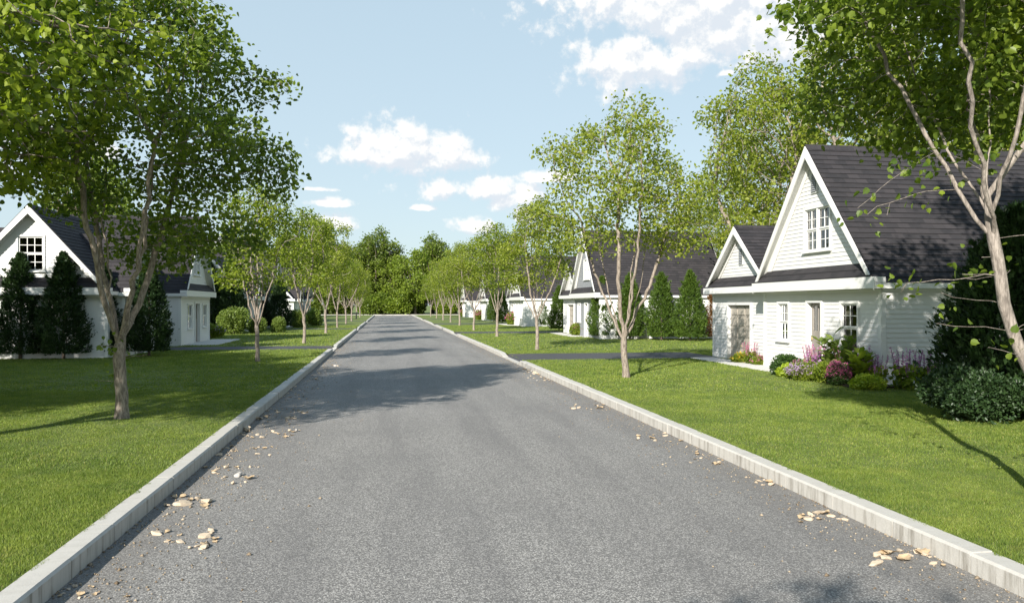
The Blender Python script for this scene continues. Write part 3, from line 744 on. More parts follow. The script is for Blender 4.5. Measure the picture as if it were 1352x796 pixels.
    base = P[src] + rng.normal(0, jit, (len(src), 3))
    dirb = unit(P[src] - P[np.maximum(pa[src], 0)])
    Dv = unit(dirb * .5 + rng.normal(0, .7, base.shape) + np.array([0, 0, -.3])); Nv = unit(rng.normal(0, .75, base.shape) + np.array([0, 0, .7]))
    S = leaf * rng.uniform(.6, 1.2, len(src))
    LV, LF, rn = leaves(base, Dv, Nv, S, tmpl, rng)
    return (V, Q), (LV, LF, rn), mat, barkm
def make_tree(name, label, cat, loc, parts, rz=0, group=None, scale=1):
    (V, Q), (LV, LF, rn), mat, barkm = parts
    o = thing(name, label, cat, loc, rz, group, scale)
    npmesh('trunk', V, Q, M[barkm], o, smooth=True); npmesh('crown', LV, LF, M[mat], o, rnd=rn)
    return o

def mound_parts(seed, rx, ry, rz, n, size, mat, tmpl=LT_OVAL, lumps=7, flat=.12):
    rng = np.random.default_rng(seed); pts = []
    cs = [(0, 0, rz * .45, .8)] + [(rng.uniform(-.55, .55) * rx, rng.uniform(-.55, .55) * ry, rz * rng.uniform(.3, .72), rng.uniform(.38, .6)) for _ in range(lumps)]
    per = n // len(cs)
    for (x, y, z, s) in cs:
        d_ = unit(rng.normal(size=(per, 3))); r_ = (1 - .45 * rng.random((per, 1)) ** 2)
        pts.append(np.concatenate([d_ * r_ * np.array([rx * s, ry * s, rz * s * .75]) + np.array([x, y, z]), d_], 1))
    A_ = np.concatenate(pts); A_ = A_[A_[:, 2] > .01]; P = A_[:, :3]; O = A_[:, 3:]
    D = unit(O + rng.normal(0, .6, P.shape) + np.array([0, 0, .3])); N = unit(O + rng.normal(0, .5, P.shape) + np.array([0, 0, .5]))
    LV, LF, rn = leaves(P, D, N, size * rng.uniform(.6, 1.3, len(P)), tmpl, rng)
    # stems
    V = []; Q = []; c = 0
    for k in range(9):
        a = rng.random() * 6.28; e = np.array([math.cos(a) * rx * .5, math.sin(a) * ry * .5, rz * .7]); pp = np.array([e * t_ for t_ in np.linspace(0, 1, 5)]); pp[:, 2] -= .03
        v, q = tubes(pp, np.arange(-1, 4), np.linspace(.012, .004, 5)); V.append(v); Q.append(q + c); c += len(v)
    return (np.concatenate(V), np.concatenate(Q)), (LV, LF, rn), mat, 'bark_dark', P[np.argsort(-P[:, 2] - .4 * rng.random(len(P)))]
def make_shrub(name, label, cat, loc, parts, group=None, rz=0, scale=1, bloom=None, nb=200, bs=.05, seed=1):
    (V, Q), (LV, LF, rn), mat, barkm, P = parts
    o = thing(name, label, cat, loc, rz, group, scale)
    npmesh('stem', V, Q, M[barkm], o, smooth=True); npmesh('foliage', LV, LF, M[mat], o, rnd=rn)
    if bloom:
        rng = np.random.default_rng(seed); c = P[:len(P) // 2]; c = c[rng.integers(0, len(c), nb * 2)]; cm = P.mean(0); dd_ = (np.abs(c - cm) ** 2).sum(1); c = c[np.argsort(-dd_ - .25 * dd_.mean() * rng.random(len(c)))][:nb]; c = cm + (c - cm) * 1.06
        pts = np.repeat(c, 7, 0) + rng.normal(0, bs * .5, (nb * 7, 3)) + np.array([0, 0, .03])
        bv, bf, br = leaves(pts, rng.normal(size=pts.shape), rng.normal(0, .5, pts.shape) + np.array([0, 0, 1]), bs * rng.uniform(.6, 1.1, len(pts)), LT_OVAL, rng)
        npmesh('blossom', bv, bf, M[bloom], o, rnd=br)
    return o
# ------------------------------------------------------------------ roadside trees
GL, GR = 'young trees in a row on the left lawn', 'young trees in a row on the right lawn'
# nearest on the left: wide crown reaching over the road
p = tree_parts(11, 8.1, 2.9, 1.25, .10, lobes=16, nattr=4200, leaf=.092, per=10.5, crown0=.35, limbs=6, sprouts=6, step=.165, kill=.215, lean=(-.12, .05), jit=.12, mat='leaf_shaded',
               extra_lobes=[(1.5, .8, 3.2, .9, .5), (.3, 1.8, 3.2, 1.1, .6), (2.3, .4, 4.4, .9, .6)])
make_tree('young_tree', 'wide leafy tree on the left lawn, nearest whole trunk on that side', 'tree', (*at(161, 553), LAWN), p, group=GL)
# tree outside the frame on the left: its limbs and leaves hang into the top left corner
p = tree_parts(23, 10.0, 4.3, 2.8, .17, lobes=16, nattr=5200, leaf=.108, per=12, crown0=.30, limbs=8, step=.2, kill=.26, infl=1.6, mat='leaf',
               extra_lobes=[(3.4, .6, 5.0, 1.5, 1.0), (3.0, 1.5, 6.2, 1.6, 1.0), (4.2, 2.2, 5.6, 1.2, .8), (2.6, 3.2, 4.6, 1.5, 1.0)])
big_l = make_tree('shade_tree', 'large tree whose thick limb and leaves hang into the upper left corner', 'tree', (-8.2, 9.6, LAWN), p)
# nearest on the right, trunk just outside the frame
path = [(0, 0, 0), (-.02, .05, .6), (-.05, .1, 1.25), (-.24, .15, 1.72), (-.34, .2, 2.3), (-.42, .25, 2.9), (-.45, .3, 3.4)]
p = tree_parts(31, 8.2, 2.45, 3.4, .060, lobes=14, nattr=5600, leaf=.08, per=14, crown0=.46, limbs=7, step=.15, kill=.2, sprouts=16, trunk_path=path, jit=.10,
               extra_lobes=[(.3, .9, 4.2, 1.2, .5), (-.5, 1.6, 4.5, .9, .5), (-.75, .3, 2.15, .26, .14), (-1.25, .3, 2.95, .28, .14)], barkm='bark_grey', mat='leaf_shaded', bare=3.45)
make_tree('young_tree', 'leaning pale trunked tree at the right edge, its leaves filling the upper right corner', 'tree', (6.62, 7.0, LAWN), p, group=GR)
# first whole tree on the right
p = tree_parts(47, 7.7, 2.45, 1.0, .088, lobes=15, nattr=3000, leaf=.088, per=11, crown0=.37, limbs=7, step=.18, kill=.24, mat='leaf_bright', jit=.12, extra_lobes=[(1.9, .2, 4.9, 1.0, .7), (-1.9, .2, 4.3, .9, .6), (1.6, -.4, 3.7, .8, .4)])
make_tree('young_tree', 'airy multi stemmed young tree on the right lawn, in front of the arborvitae row', 'tree', (*at(827, 498), LAWN), p, group=GR)
# shared variants for the rows
vA = tree_parts(61, 6.5, 2.1, 1.25, .075, lobes=12, nattr=1900, leaf=.12, per=15, crown0=.34, limbs=6, tmpl=LT_OVAL, step=.2, kill=.28)
vB = tree_parts(67, 6.9, 2.2, 1.4, .075, lobes=12, nattr=2000, leaf=.12, per=15, crown0=.32, limbs=6, tmpl=LT_OVAL, step=.2, kill=.28, mat='leaf_bright')
ordw = ['second', 'third', 'fourth', 'fifth', 'sixth', 'seventh', 'eighth', 'ninth']
A = B = None
rr = random.Random(8)
lrow = [(340, 476.5, .93, 'leaf'), (401, 453, 1.0, 'leaf'), (430.5, 440, 1.08, 'b'), None, None, None, None, None]
LX = [-4.5, -4.3, -4.25, -4.3, -4.3, -4.35, -4.3, -4.3]; LY = [28.4, 41.6, 55.5, 69, 83, 96.5, 110, 124]
LSC = [.97, 1.08, 1.15, 1.05, 1.08, 1.1, 1.1, 1.1]
first = {}
for i in range(8):
    v = 'A' if i in (0, 1, 3, 5, 7) else 'B'; lab = '%s young tree from the camera in the row along the left kerb' % ordw[i]
    loc = (LX[i], LY[i], LAWN)
    if v not in first: first[v] = make_tree('young_tree', lab, 'tree', loc, vA if v == 'A' else vB, rz=i * 1.3, group=GL, scale=LSC[i])
    else: copy_tree(first[v], loc, i * 1.9, LSC[i], lab, GL)
RX = [6.55, 6.75, 6.6, 6.8, 7.0, 7.0, 7.0, 7.0]; RY = [34.0, 48.4, 60.3, 74.6, 88, 100, 114, 129]
RS = [.96, 1.1, 1.05, 1.12, 1.08, 1.15, 1.1, 1.1]
for i in range(8):
    v = 'B' if i in (0, 2, 3, 5) else 'A'; lab = '%s young tree beyond the airy multi stemmed one along the right kerb' % (['first'] + ordw)[i]
    copy_tree(first[v], (RX[i], RY[i], LAWN), 0.7 + i * 2.3, RS[i], lab, GR)

# ------------------------------------------------------------------ trees behind the houses and the wood at the end of the road
vT = tree_parts(81, 15.5, 4.8, 4.0, .22, lobes=18, nattr=4600, leaf=.20, per=11, crown0=.22, limbs=8, tmpl=LT_OVAL, step=.36, kill=.46, infl=2.6, mat='leaf_bright', thin=.02, jit=.22)
vW = tree_parts(87, 14.0, 4.8, 3.0, .30, lobes=18, nattr=3600, leaf=.40, per=8.0, crown0=.04, limbs=7, tmpl=LT_OVAL, step=.40, kill=.52, infl=2.8, mat='leaf_wood', barkm='bark_dark', thin=.03, jit=.3)
vO = tree_parts(91, 12.0, 5.2, 2.6, .28, lobes=16, nattr=3400, leaf=.38, per=8.5, crown0=.04, limbs=7, tmpl=LT_OVAL, step=.40, kill=.52, infl=2.8, mat='leaf_olive', barkm='bark_dark', thin=.03, jit=.3)
GB = 'tall trees behind the right hand houses'
tall = [(24.5, 37.5, 1.17, 'tall light green tree rising directly behind the ridge of the nearest right hand house'),
        (20.8, 40.5, 1.02, 'tall thin leaved tree standing above the small garage gable'),
        (29.0, 31.0, 1.12, 'tall tree at the right edge behind the long dark roof'),
        (26.5, 51.0, 1.05, 'tall tree behind the right end of the grey fronted house roof'),
        (23.0, 56.0, .66, 'lower tree behind the middle of the grey fronted house roof'),
        (33.0, 44.0, 1.15, 'back tree between the two tallest ones behind the right hand houses'),
        (27.0, 27.0, .9, 'tree close behind the far end of the nearest right hand house')]
ft = None
for i, (x, y, s, lab) in enumerate(tall):
    if ft is None: ft = make_tree('tall_tree', lab, 'tree', (x, y, LAWN), vT, rz=.4, group=GB, scale=s)
    else: copy_tree(ft, (x, y, LAWN), i * 1.7, s, lab, GB)
GE = 'trees of the wood at the end of the road'
fW = make_tree('woodland_tree', 'dark green woodland tree standing straight ahead where the road ends', 'tree', (-4.5, 166, LAWN), vW, group=GE, scale=1.16)
fO = make_tree('woodland_tree', 'broad olive green round tree just right of the end of the road', 'tree', (5.5, 160, LAWN), vO, group=GE, scale=1.08)
wd = [(1.5, 163.5, 1.0, fO), (-1.5, 170, 1.3, fW), (9.5, 168, 1.2, fW), (-7.5, 164, 1.0, fO), (-12, 163, 1.2, fW), (-20, 168, 1.15, fW), (-29, 164, 1.1, fO), (-38, 168, 1.15, fW), (-50, 166, 1.1, fW), (-63, 165, 1.15, fO), (-78, 168, 1.2, fW),
      (14, 163, 1.1, fO), (23, 166, 1.1, fW), (33, 163, 1.15, fO), (44, 167, 1.15, fW), (57, 165, 1.1, fO), (72, 168, 1.15, fW),
      (0, 172, 1.05, fW), (10, 174, 1.15, fW), (-16, 176, 1.2, fW), (28, 177, 1.2, fW), (-34, 178, 1.25, fW), (-9, 171, 1.2, fO)]
for i, (x, y, s, src) in enumerate(wd):
    side = 'left' if x < 0 else 'right'
    lab = ('dark green woodland tree' if src is fW else 'olive green woodland tree') + ' beyond the end of the road, %s of it' % side
    copy_tree(src, (x, y, LAWN), i * 2.1, s, lab, GE + ', ' + side + (', dark' if src is fW else ', olive'))
us = mound_parts(60, 3.4, 2.6, 3.6, 9000, .42, 'leaf_wood', lumps=9); us2 = mound_parts(61, 3.2, 2.4, 3.0, 8000, .40, 'leaf_olive', lumps=9)
u1 = make_shrub('woodland_shrub', 'dark bush at the foot of the wood where the road ends', 'bush', (-3, 158.5, LAWN), us, group='dark bushes along the foot of the far wood')
u2 = make_shrub('woodland_shrub', 'light green bush at the foot of the wood where the road ends', 'bush', (2.2, 158.3, LAWN), us2, group='light green bushes along the foot of the far wood')
for i in range(22):
    k = i % 3 == 1; x = -58 + i * 5.3 + (i % 4) * .7
    copy_tree(u2 if k else u1, (x, 159.5 + (i * 7 % 5), LAWN), i * 1.1, .85 + .1 * (i % 4))
GLB = 'trees behind the left hand houses'
for i, (x, y, s) in enumerate([(-27, 52, .8), (-18.0, 51.5, .82), (-24, 70, .72), (-30, 40, .9), (-22, 88, .7), (-20, 104, .75), (-19, 120, .8), (-17, 134, .85)]):
    copy_tree(fW, (x, y, LAWN), i * 1.3, s, 'bushy dark tree behind the roofs of the left hand houses', GLB)
GRB = 'round trees behind the far right hand houses'
for i, (x, y, s) in enumerate([(23, 78, .62), (24, 92, .7), (22, 108, .75), (20, 124, .8), (18, 139, .8)]):
    copy_tree(fO, (x, y, LAWN), i * 1.3, s, 'round olive tree behind the roofs of the far right hand houses', GRB)
# trees standing behind and beside the camera: they shade the left lawn and the left house
for i, (x, y, s) in enumerate([(-15.0, 9.0, 1.05), (-11.8, 13.2, .88), (-19.0, 12.5, 1.0), (-16.5, 17.0, 1.0), (-13.2, 18.3, .85), (-15.8, 23.0, .8), (-23, 14, 1.05), (-24, 22, 1.0), (-21.5, 27.5, .8)]):
    copy_tree(big_l, (x, y, LAWN), 1 + i * 1.9, s, 'large shade tree on the left lawn outside the left edge of the view', 'shade trees beyond the left edge')
for i, (x, y, s) in enumerate([(12.6, 9.0, 1.2), (19.5, 8.5, .95), (15.8, 10.3, .95)]):
    copy_tree(big_l, (x, y, LAWN), 2.5 + i * 1.9, s, 'large shade tree hanging in from beyond the right edge', 'shade trees beyond the right edge')
copy_tree(first['A'], (-3.4, -5.3, LAWN), 1.0, 1.0, 'young tree in the left row standing behind the camera', GL)

# ------------------------------------------------------------------ evergreens, shrubs and flowers
def conifer_parts(seed, H, Rb, n, size, mat, low=.28):
    rng = np.random.default_rng(seed)
    f = rng.random(n) ** 1.15; z = .05 * H + f * H * .95
    prof = lambda q: np.where(q < low, .80 + .20 * q / low, np.maximum(0, 1 - (q - low) / (1 - low)) ** .80)
    ang = rng.random(n) * 6.283
    lump = 1 + .12 * np.sin(ang * 3 + z * 2.3 + seed) + .13 * np.sin(ang * 5 - z * 4.1) + .12 * np.sin(ang * 8 + z * 7) * np.sin(z * 9 + ang * 2) + .07 * np.sin(ang * 13 - z * 17)
    q = z / H
    rad = Rb * prof(q) * lump * (1 - .55 * rng.random(n) ** 1.8) * np.where(rng.random(n) < .06, rng.uniform(1.05, 1.28, n), 1) + .02
    P = np.stack([np.cos(ang) * rad, np.sin(ang) * rad, z], -1)
    nb_ = int(60 * Rb / .8)
    for _ in range(nb_):       # boughs that stick out of the outline
        k_ = rng.integers(0, n, 60); zb = H * rng.uniform(.08, .93); ab = rng.random() * 6.283; rb_ = Rb * float(prof(np.array(zb / H))) * rng.uniform(.85, 1.0)
        tt = rng.random(60); ll = rng.uniform(.15, .34)
        P[k_] = np.stack([np.cos(ab) * (rb_ + tt * ll * .6), np.sin(ab) * (rb_ + tt * ll * .6), zb + tt * ll * .8], -1) + rng.normal(0, .045, (60, 3)) * (1.3 - tt[:, None])
        ang[k_] = ab
    out = np.stack([np.cos(ang), np.sin(ang), np.zeros(n)], -1)
    D = unit(out * .7 + np.array([0, 0, .8]) + rng.normal(0, .35, P.shape)); N = unit(out + rng.normal(0, .7, P.shape))
    LV, LF, rn = leaves(P, D, N, size * rng.uniform(.6, 1.3, n), LT_SPRAY, rng)
    k = 9; pts = np.stack([rng.normal(0, .01, k), rng.normal(0, .01, k), np.linspace(-.05, H * .92, k)], -1)
    V, Q = tubes(pts, np.arange(-1, k - 1), np.linspace(.06, .008, k))
    return (V, Q), (LV, LF, rn), mat, 'bark_dark'
cA = conifer_parts(3, 3.75, .80, 15000, .15, 'thuja'); cB = conifer_parts(9, 3.75, .74, 15000, .15, 'thuja_dark')
cC = conifer_parts(13, 3.7, .8, 9000, .15, 'thuja_brown')
GA = 'arborvitae in a row before the grey fronted house'
ca = None
for i, (px, py, s, w) in enumerate([(795, 447, .96, 'first'), (832, 448, 1.0, 'second'), (873, 449, 1.0, 'third'), (911, 450, 1.02, 'fourth')]):
    lab = '%s arborvitae from the left in the green row beside the grey fronted house' % w
    if ca is None: ca = make_tree('arborvitae', lab, 'evergreen', (*at(px, py), LAWN), cA, rz=.5, group=GA, scale=s)
    else: copy_tree(ca, (*at(px, py), LAWN), i * 1.4, s, lab, GA)
make_tree('arborvitae', 'partly browned arborvitae next to the garage wall of the nearest right hand house', 'evergreen', (*at(949, 449), LAWN), cC, group=GA, scale=.95)
copy_tree(ca, (*at(716, 431), LAWN), 2, .85, 'single arborvitae between the grey fronted house and the third house', 'arborvitae by the far right houses')
copy_tree(ca, (*at(738, 437), LAWN), 4, .9, 'arborvitae against the left side of the grey fronted house', 'arborvitae by the far right houses')
copy_tree(ca, (*at(652, 425), LAWN), 1, .95, 'arborvitae beside the fourth house on the right', 'arborvitae by the far right houses')
copy_tree(ca, (*at(663, 427), LAWN), 5, .9, 'arborvitae left of the third house on the right', 'arborvitae by the far right houses')
GD = 'dark evergreens before the nearest left hand house'
cb = None
for i, (px, py, s, w) in enumerate([(27, 474, 1.02, 'leftmost whole dark evergreen, left of the gable window'), (84, 474, 1.03, 'dark evergreen just right of the twelve pane gable window'),
                                    (-32, 474, 1.0, 'dark evergreen cut by the left edge of the photo'), (137, 471, .92, 'dark evergreen half hidden behind the nearest left tree trunk'),
                                    (197, 470, .98, 'dark evergreen beside the left house front, right of the nearest tree trunk')]):
    if cb is None: cb = make_tree('evergreen', w, 'evergreen', (*at(px, py), LAWN), cB, group=GD, scale=s)
    else: copy_tree(cb, (*at(px, py), LAWN), i * 1.1, s, w, GD)
for i, (x, y) in enumerate([(-10.9, 57.6), (-12.4, 57.8), (-14.0, 57.6)]):
    copy_tree(cb, (x, y, LAWN), i * 2.2, 1.3, 'dark evergreen against the gable wall of the second left house', 'dark evergreens against the second left gable')
GD2 = 'dark evergreens before the second left hand house'
for i, (px, py, s, w) in enumerate([(283, 437, 1.1, 'dark evergreen next to the pale slab in front of the left house'), (313, 436, 1.1, 'dark evergreen behind the light green shrub on the left'),
                                    (342, 434, 1.1, 'dark evergreen behind the second left tree trunk'), (369, 434, 1.15, 'tallest far evergreen right of the second left tree')]):
    copy_tree(cb, (*at(px, py), LAWN), i * 1.1, s, w, GD2)
# big dark shrub mass on the right
p = conifer_parts(19, 3.75, 1.2, 30000, .17, 'thuja_dark', low=.40)
make_tree('evergreen', 'large dark evergreen right of the nearest right hand house, behind the leaning trunk', 'evergreen', (11.35, 12.6, LAWN), p)
p = conifer_parts(29, 3.0, 1.2, 20000, .16, 'thuja_dark', low=.45)
make_tree('evergreen', 'dark evergreen at the right edge, behind the larger one', 'evergreen', (12.6, 11.8, LAWN), p)
p = mound_parts(5, .80, .80, .85, 20000, .055, 'thuja_dark', lumps=9)  # near-black foliage puts the shade on this shrub into its colour
make_shrub('round_shrub', 'low round dark shrub at the foot of the large evergreen on the right', 'shrub', (*at(1292, 556), LAWN), p)
p = mound_parts(6, .6, .6, .8, 9000, .07, 'leaf_dark', lumps=8)
make_shrub('round_shrub', 'leafy green shrub cut by the right edge beside the low round dark one', 'shrub', (*at(1352, 552), LAWN), p)
# shrubs at the left houses
p = mound_parts(7, .95, .95, 1.75, 9000, .12, 'shrub_light')
s1 = make_shrub('garden_shrub', 'light green rounded shrub in front of the dark evergreens at the second left house', 'shrub', (*at(308, 441), LAWN), p, group='light shrubs at the left houses')
for i, (px, py, s, lab) in enumerate([(339, 440, .6, 'small light shrub behind the second left tree trunk'), (369, 439, .62, 'low light green shrub at the foot of the tall far evergreen on the left'),
                                      (392, 432, .85, 'light shrub left of the third left tree trunk'), (413, 430, .9, 'light shrub right of the third left tree trunk')]):
    copy_tree(s1, (*at(px, py), LAWN), i * 1.5, s, lab, 'light shrubs at the left houses')
p = mound_parts(8, .9, .7, .8, 6000, .09, 'leaf', lumps=8)
make_shrub('flowering_shrub', 'low flowering bush at the corner of the slab before the left house', 'shrub', (*at(279, 446), LAWN), p, bloom='lilac', nb=120, bs=.06)
p = mound_parts(15, .9, .9, 1.0, 6000, .10, 'leaf', lumps=8)
f1 = make_shrub('flowering_shrub', 'bush with red pink flowers beside the front of the grey fronted house', 'shrub', (*at(786, 444), LAWN), p, bloom='magenta', nb=200, bs=.08)
make_shrub('flowering_shrub', 'green bush left of the red flowered bush at the grey fronted house', 'shrub', (*at(764, 443), LAWN), p, bloom='pink', nb=60, bs=.06, scale=.75)
copy_tree(f1, (*at(684, 429), LAWN), 1, 1.2, 'reddish flowering bush before the third house on the right')
copy_tree(f1, (*at(637, 422), LAWN), 2, 1.2, 'reddish bush before the fourth house on the right')
copy_tree(f1, (*at(613, 418), LAWN), 3, 1.2, 'reddish bush before the farthest house on the right')
# flower bed at the nearest house
bd = MB(); bd.box((10.95, 17.0, 0.06), (12.09, 20.95, LAWN + .05)); bd2 = bd.build('flower_bed', M['soil']); tag(bd2, kind='structure')
p = mound_parts(33, .50, .55, .55, 6000, .055, 'leaf_dark'); make_shrub('garden_plant', 'dark green rounded plant at the left end of the flower bed, next to the path', 'plant', (11.2, 20.75, LAWN), p)
p = mound_parts(34, .34, .36, .34, 3500, .05, 'lime'); make_shrub('garden_plant', 'small lime green mound in the left part of the flower bed', 'plant', (10.95, 19.95, LAWN), p)
make_shrub('garden_plant', 'lime green mound at the right end of the flower bed', 'plant', (11.1, 16.75, LAWN), p, scale=.95)
p = mound_parts(35, .5, .5, .42, 5000, .05, 'leaf'); make_shrub('flowering_plant', 'low mound of lilac flowers at the front middle of the flower bed', 'plant', (10.9, 19.2, LAWN), p, bloom='lilac', nb=420, bs=.038)
p = mound_parts(36, .48, .52, .78, 5500, .06, 'leaf_dark'); make_shrub('flowering_plant', 'magenta flowering bush at the front right of the flower bed', 'plant', (11.0, 17.75, LAWN), p, bloom='magenta', nb=420, bs=.04, scale=.72)
make_shrub('flowering_plant', 'purple flowering bush below the right hand window', 'plant', (11.45, 19.3, LAWN), p, bloom='purple', nb=420, bs=.04, seed=4, scale=.75)
p = mound_parts(37, .5, .5, .5, 5000, .06, 'leaf'); make_shrub('garden_plant', 'leafy green bush in the middle of the flower bed', 'plant', (11.15, 18.5, LAWN), p)
def big_leaf(seed, H, mat='leaf', n=46, size=.34):
    rng = np.random.default_rng(seed); V = []; Q = []; c = 0; P = []; D = []
    for k in range(7):
        a = k * .9 + rng.random(); e = np.array([math.cos(a) * .22, math.sin(a) * .22, H * rng.uniform(.7, 1)]); pp = np.array([e * np.array([t_ ** 1.6, t_ ** 1.6, t_]) for t_ in np.linspace(0, 1, 6)])
        v, q = tubes(pp, np.arange(-1, 5), np.linspace(.012, .005, 6)); V.append(v); Q.append(q + c); c += len(v)
        for j in range(n // 7 + 3):
            t_ = rng.uniform(.35, 1); P.append(e * np.array([t_ ** 1.6, t_ ** 1.6, t_])); b_ = rng.random() * 6.28; D.append((math.cos(b_), math.sin(b_), rng.uniform(.2, 1.2)))
    P = np.array(P); D = np.array(D); LV, LF, rn = leaves(P, D, np.tile([0., 0., 1.], (len(P), 1)) + rng.normal(0, .2, P.shape), size * rng.uniform(.6, 1.1, len(P)), (LT_OVAL[0] * np.array([.75, 1, 1]), LT_OVAL[1]), rng)
    return (np.concatenate(V), np.concatenate(Q)), (LV, LF, rn), mat, 'thuja', P
for (x, y, H, lab, sd_) in [(11.45, 18.9, 1.25, 'tall big leaved plant left of the right hand window sill', 1), (11.35, 18.1, 1.3, 'tall big leaved plant right of the window in the flower bed', 2), (11.3, 17.35, .95, 'shorter big leaved plant near the right end of the flower bed', 3)]:
    make_shrub('leafy_plant', lab, 'plant', (x, y, LAWN), big_leaf(sd_, H, 'shrub_light' if sd_ < 3 else 'leaf'))
def spike_plant(seed, H, n=12, spread=.28, bloom='purple'):
    rng = np.random.default_rng(seed); V = []; Q = []; c = 0; bp = []; lp = []
    for k in range(n):
        a = rng.random() * 6.28; r_ = spread * rng.random() ** .5; h_ = H * rng.uniform(.7, 1); s0 = np.array([math.cos(a) * r_ * .5, math.sin(a) * r_ * .5, 0]); e = np.array([math.cos(a) * r_, math.sin(a) * r_, h_])
        pp = np.array([s0 + (e - s0) * t_ for t_ in np.linspace(0, 1, 5)]); v, q = tubes(pp, np.arange(-1, 4), np.linspace(.006, .003, 5)); V.append(v); Q.append(q + c); c += len(v)
        m = 46; t_ = rng.uniform(.45, 1, m); bp.append(s0 + (e - s0) * t_[:, None] + rng.normal(0, .022, (m, 3)) * (1.25 - t_[:, None]))
        m = 22; t_ = rng.uniform(0, .55, m); lp.append(s0 + (e - s0) * t_[:, None] + rng.normal(0, .03, (m, 3)))
    bp = np.concatenate(bp); lp = np.concatenate(lp)
    o = leaves(lp, rng.normal(size=lp.shape) + np.array([0, 0, .8]), rng.normal(size=lp.shape), .12 * rng.uniform(.6, 1.2, len(lp)), LT_SIMPLE, rng)
    b_ = leaves(bp, rng.normal(size=bp.shape), rng.normal(size=bp.shape), .035 * rng.uniform(.7, 1.2, len(bp)), LT_SIMPLE, rng)
    return (np.concatenate(V), np.concatenate(Q)), o, b_, bloom
def make_spike(label, loc, pt, group=None, scale=1):
    (V, Q), (LV, LF, rn), (bv, bf, br), bloom = pt
    o = thing('flower_spikes', label, 'flowers', loc, 0, group, scale); npmesh('stem', V, Q, M['thuja'], o); npmesh('foliage', LV, LF, M['leaf'], o, rnd=rn); npmesh('blossom', bv, bf, M[bloom], o, rnd=br); return o
sp1 = spike_plant(1, .95, n=20, spread=.36); sp2 = spike_plant(2, .9, n=18, spread=.36, bloom='pink'); sp3 = spike_plant(3, .85, n=15, spread=.36, bloom='purple')
make_spike('pink flower spikes rising beside the door', (11.75, 20.2, LAWN), sp2)
make_spike('purple flower spikes between the door and the right hand window', (11.6, 19.75, LAWN), sp1)
make_spike('purple flower spikes against the wall near the house corner', (11.7, 17.9, LAWN), sp1, scale=1.05)
make_spike('purple flower spikes at the foot of the house corner', (11.6, 17.2, LAWN), sp3)
make_spike('tall reddish purple spikes at the right end of the bed before the side wall', (12.0, 16.6, LAWN), sp3, scale=1.2)
make_spike('pink flower spikes in the middle of the bed, behind the leafy bush', (11.7, 18.55, LAWN), sp2, scale=1.05)
make_spike('low purple spikes at the front edge of the bed, left of the magenta bush', (10.95, 18.35, LAWN), sp3, scale=.62)
make_spike('low pink spikes between the lime mound and the lilac mound', (11.0, 19.6, LAWN), sp2, scale=.6)
make_spike('thin purple spikes before the side wall next to the dark evergreen', (12.7, 16.8, LAWN), sp3, scale=1.1)
make_spike('pink flower spikes against the wall beside the garage door', (12.0, 24.6, LAWN), sp2, scale=.85)
p = mound_parts(44, .3, .4, .32, 2500, .05, 'leaf'); make_shrub('flowering_plant', 'small yellow flowering plant beside the garage door', 'plant', (11.95, 25.2, LAWN), p, bloom='yellow', nb=90, bs=.04)
make_shrub('flowering_plant', 'small pink flowering plant at the garage wall corner', 'plant', (12.1, 24.1, LAWN), p, bloom='pink', nb=90, bs=.04, scale=.9)

# ------------------------------------------------------------------ stones and dry leaves along the kerbs
def rock(seed, mat, flat=.5):
    rng = np.random.default_rng(seed); import bmesh
    bm = bmesh.new(); bmesh.ops.create_icosphere(bm, subdivisions=3, radius=.5)
    pl = [(unit(rng.normal(size=3)), rng.uniform(.20, .38)) for _ in range(13)]
    for v in bm.verts:
        c = np.array(v.co)
        for n_, d_ in pl:
            k = c @ n_ - d_
            if k > 0: c = c - n_ * k * .92
        c *= 1 + .05 * math.sin(c[0] * 17 + seed) * math.sin(c[1] * 13) ; v.co = (c[0] * 1.35, c[1] * 1.0, max(-.12, c[2] * flat * 1.15))
    me = bpy.data.meshes.new('stone'); bm.to_mesh(me); bm.free(); me.materials.append(M[mat])
    for p_ in me.polygons: p_.use_smooth = False
    return me
def dleaf(seed):
    rng = np.random.default_rng(seed); T = LT_LOBE[0].copy(); n = 9
    V = []; 
    for i in range(n):
        for j in range(n):
            u, v = i / (n - 1) * 2 - 1, j / (n - 1)
            w = .42 * math.sin(math.pi * min(1, v * .95 + .05)) ** .6 * (1 + .22 * math.sin(v * 14 + seed)); V.append((u * w, v - .5, .16 * u * u * w * 2 + .10 * math.sin(v * 5 + seed) + .03 * math.sin(u * 6 + v * 9)))
    V = np.array(V); V[:, 2] -= V[:, 2].min() - .01
    i = np.arange(n * n).reshape(n, n); Fq = np.stack([i[:-1, :-1], i[:-1, 1:], i[1:, 1:], i[1:, :-1]], -1).reshape(-1, 4)
    me = bpy.data.meshes.new('dry_leaf'); me.from_pydata(V.tolist(), [], Fq.tolist()); me.materials.append(M['dryleaf'])
    for p_ in me.polygons: p_.use_smooth = True
    return me
rocks = [rock(i, 'stone', .45 + .1 * (i % 3)) for i in range(6)] + [rock(20, 'stone_grey', .5)]
dls = [dleaf(i) for i in range(3)]
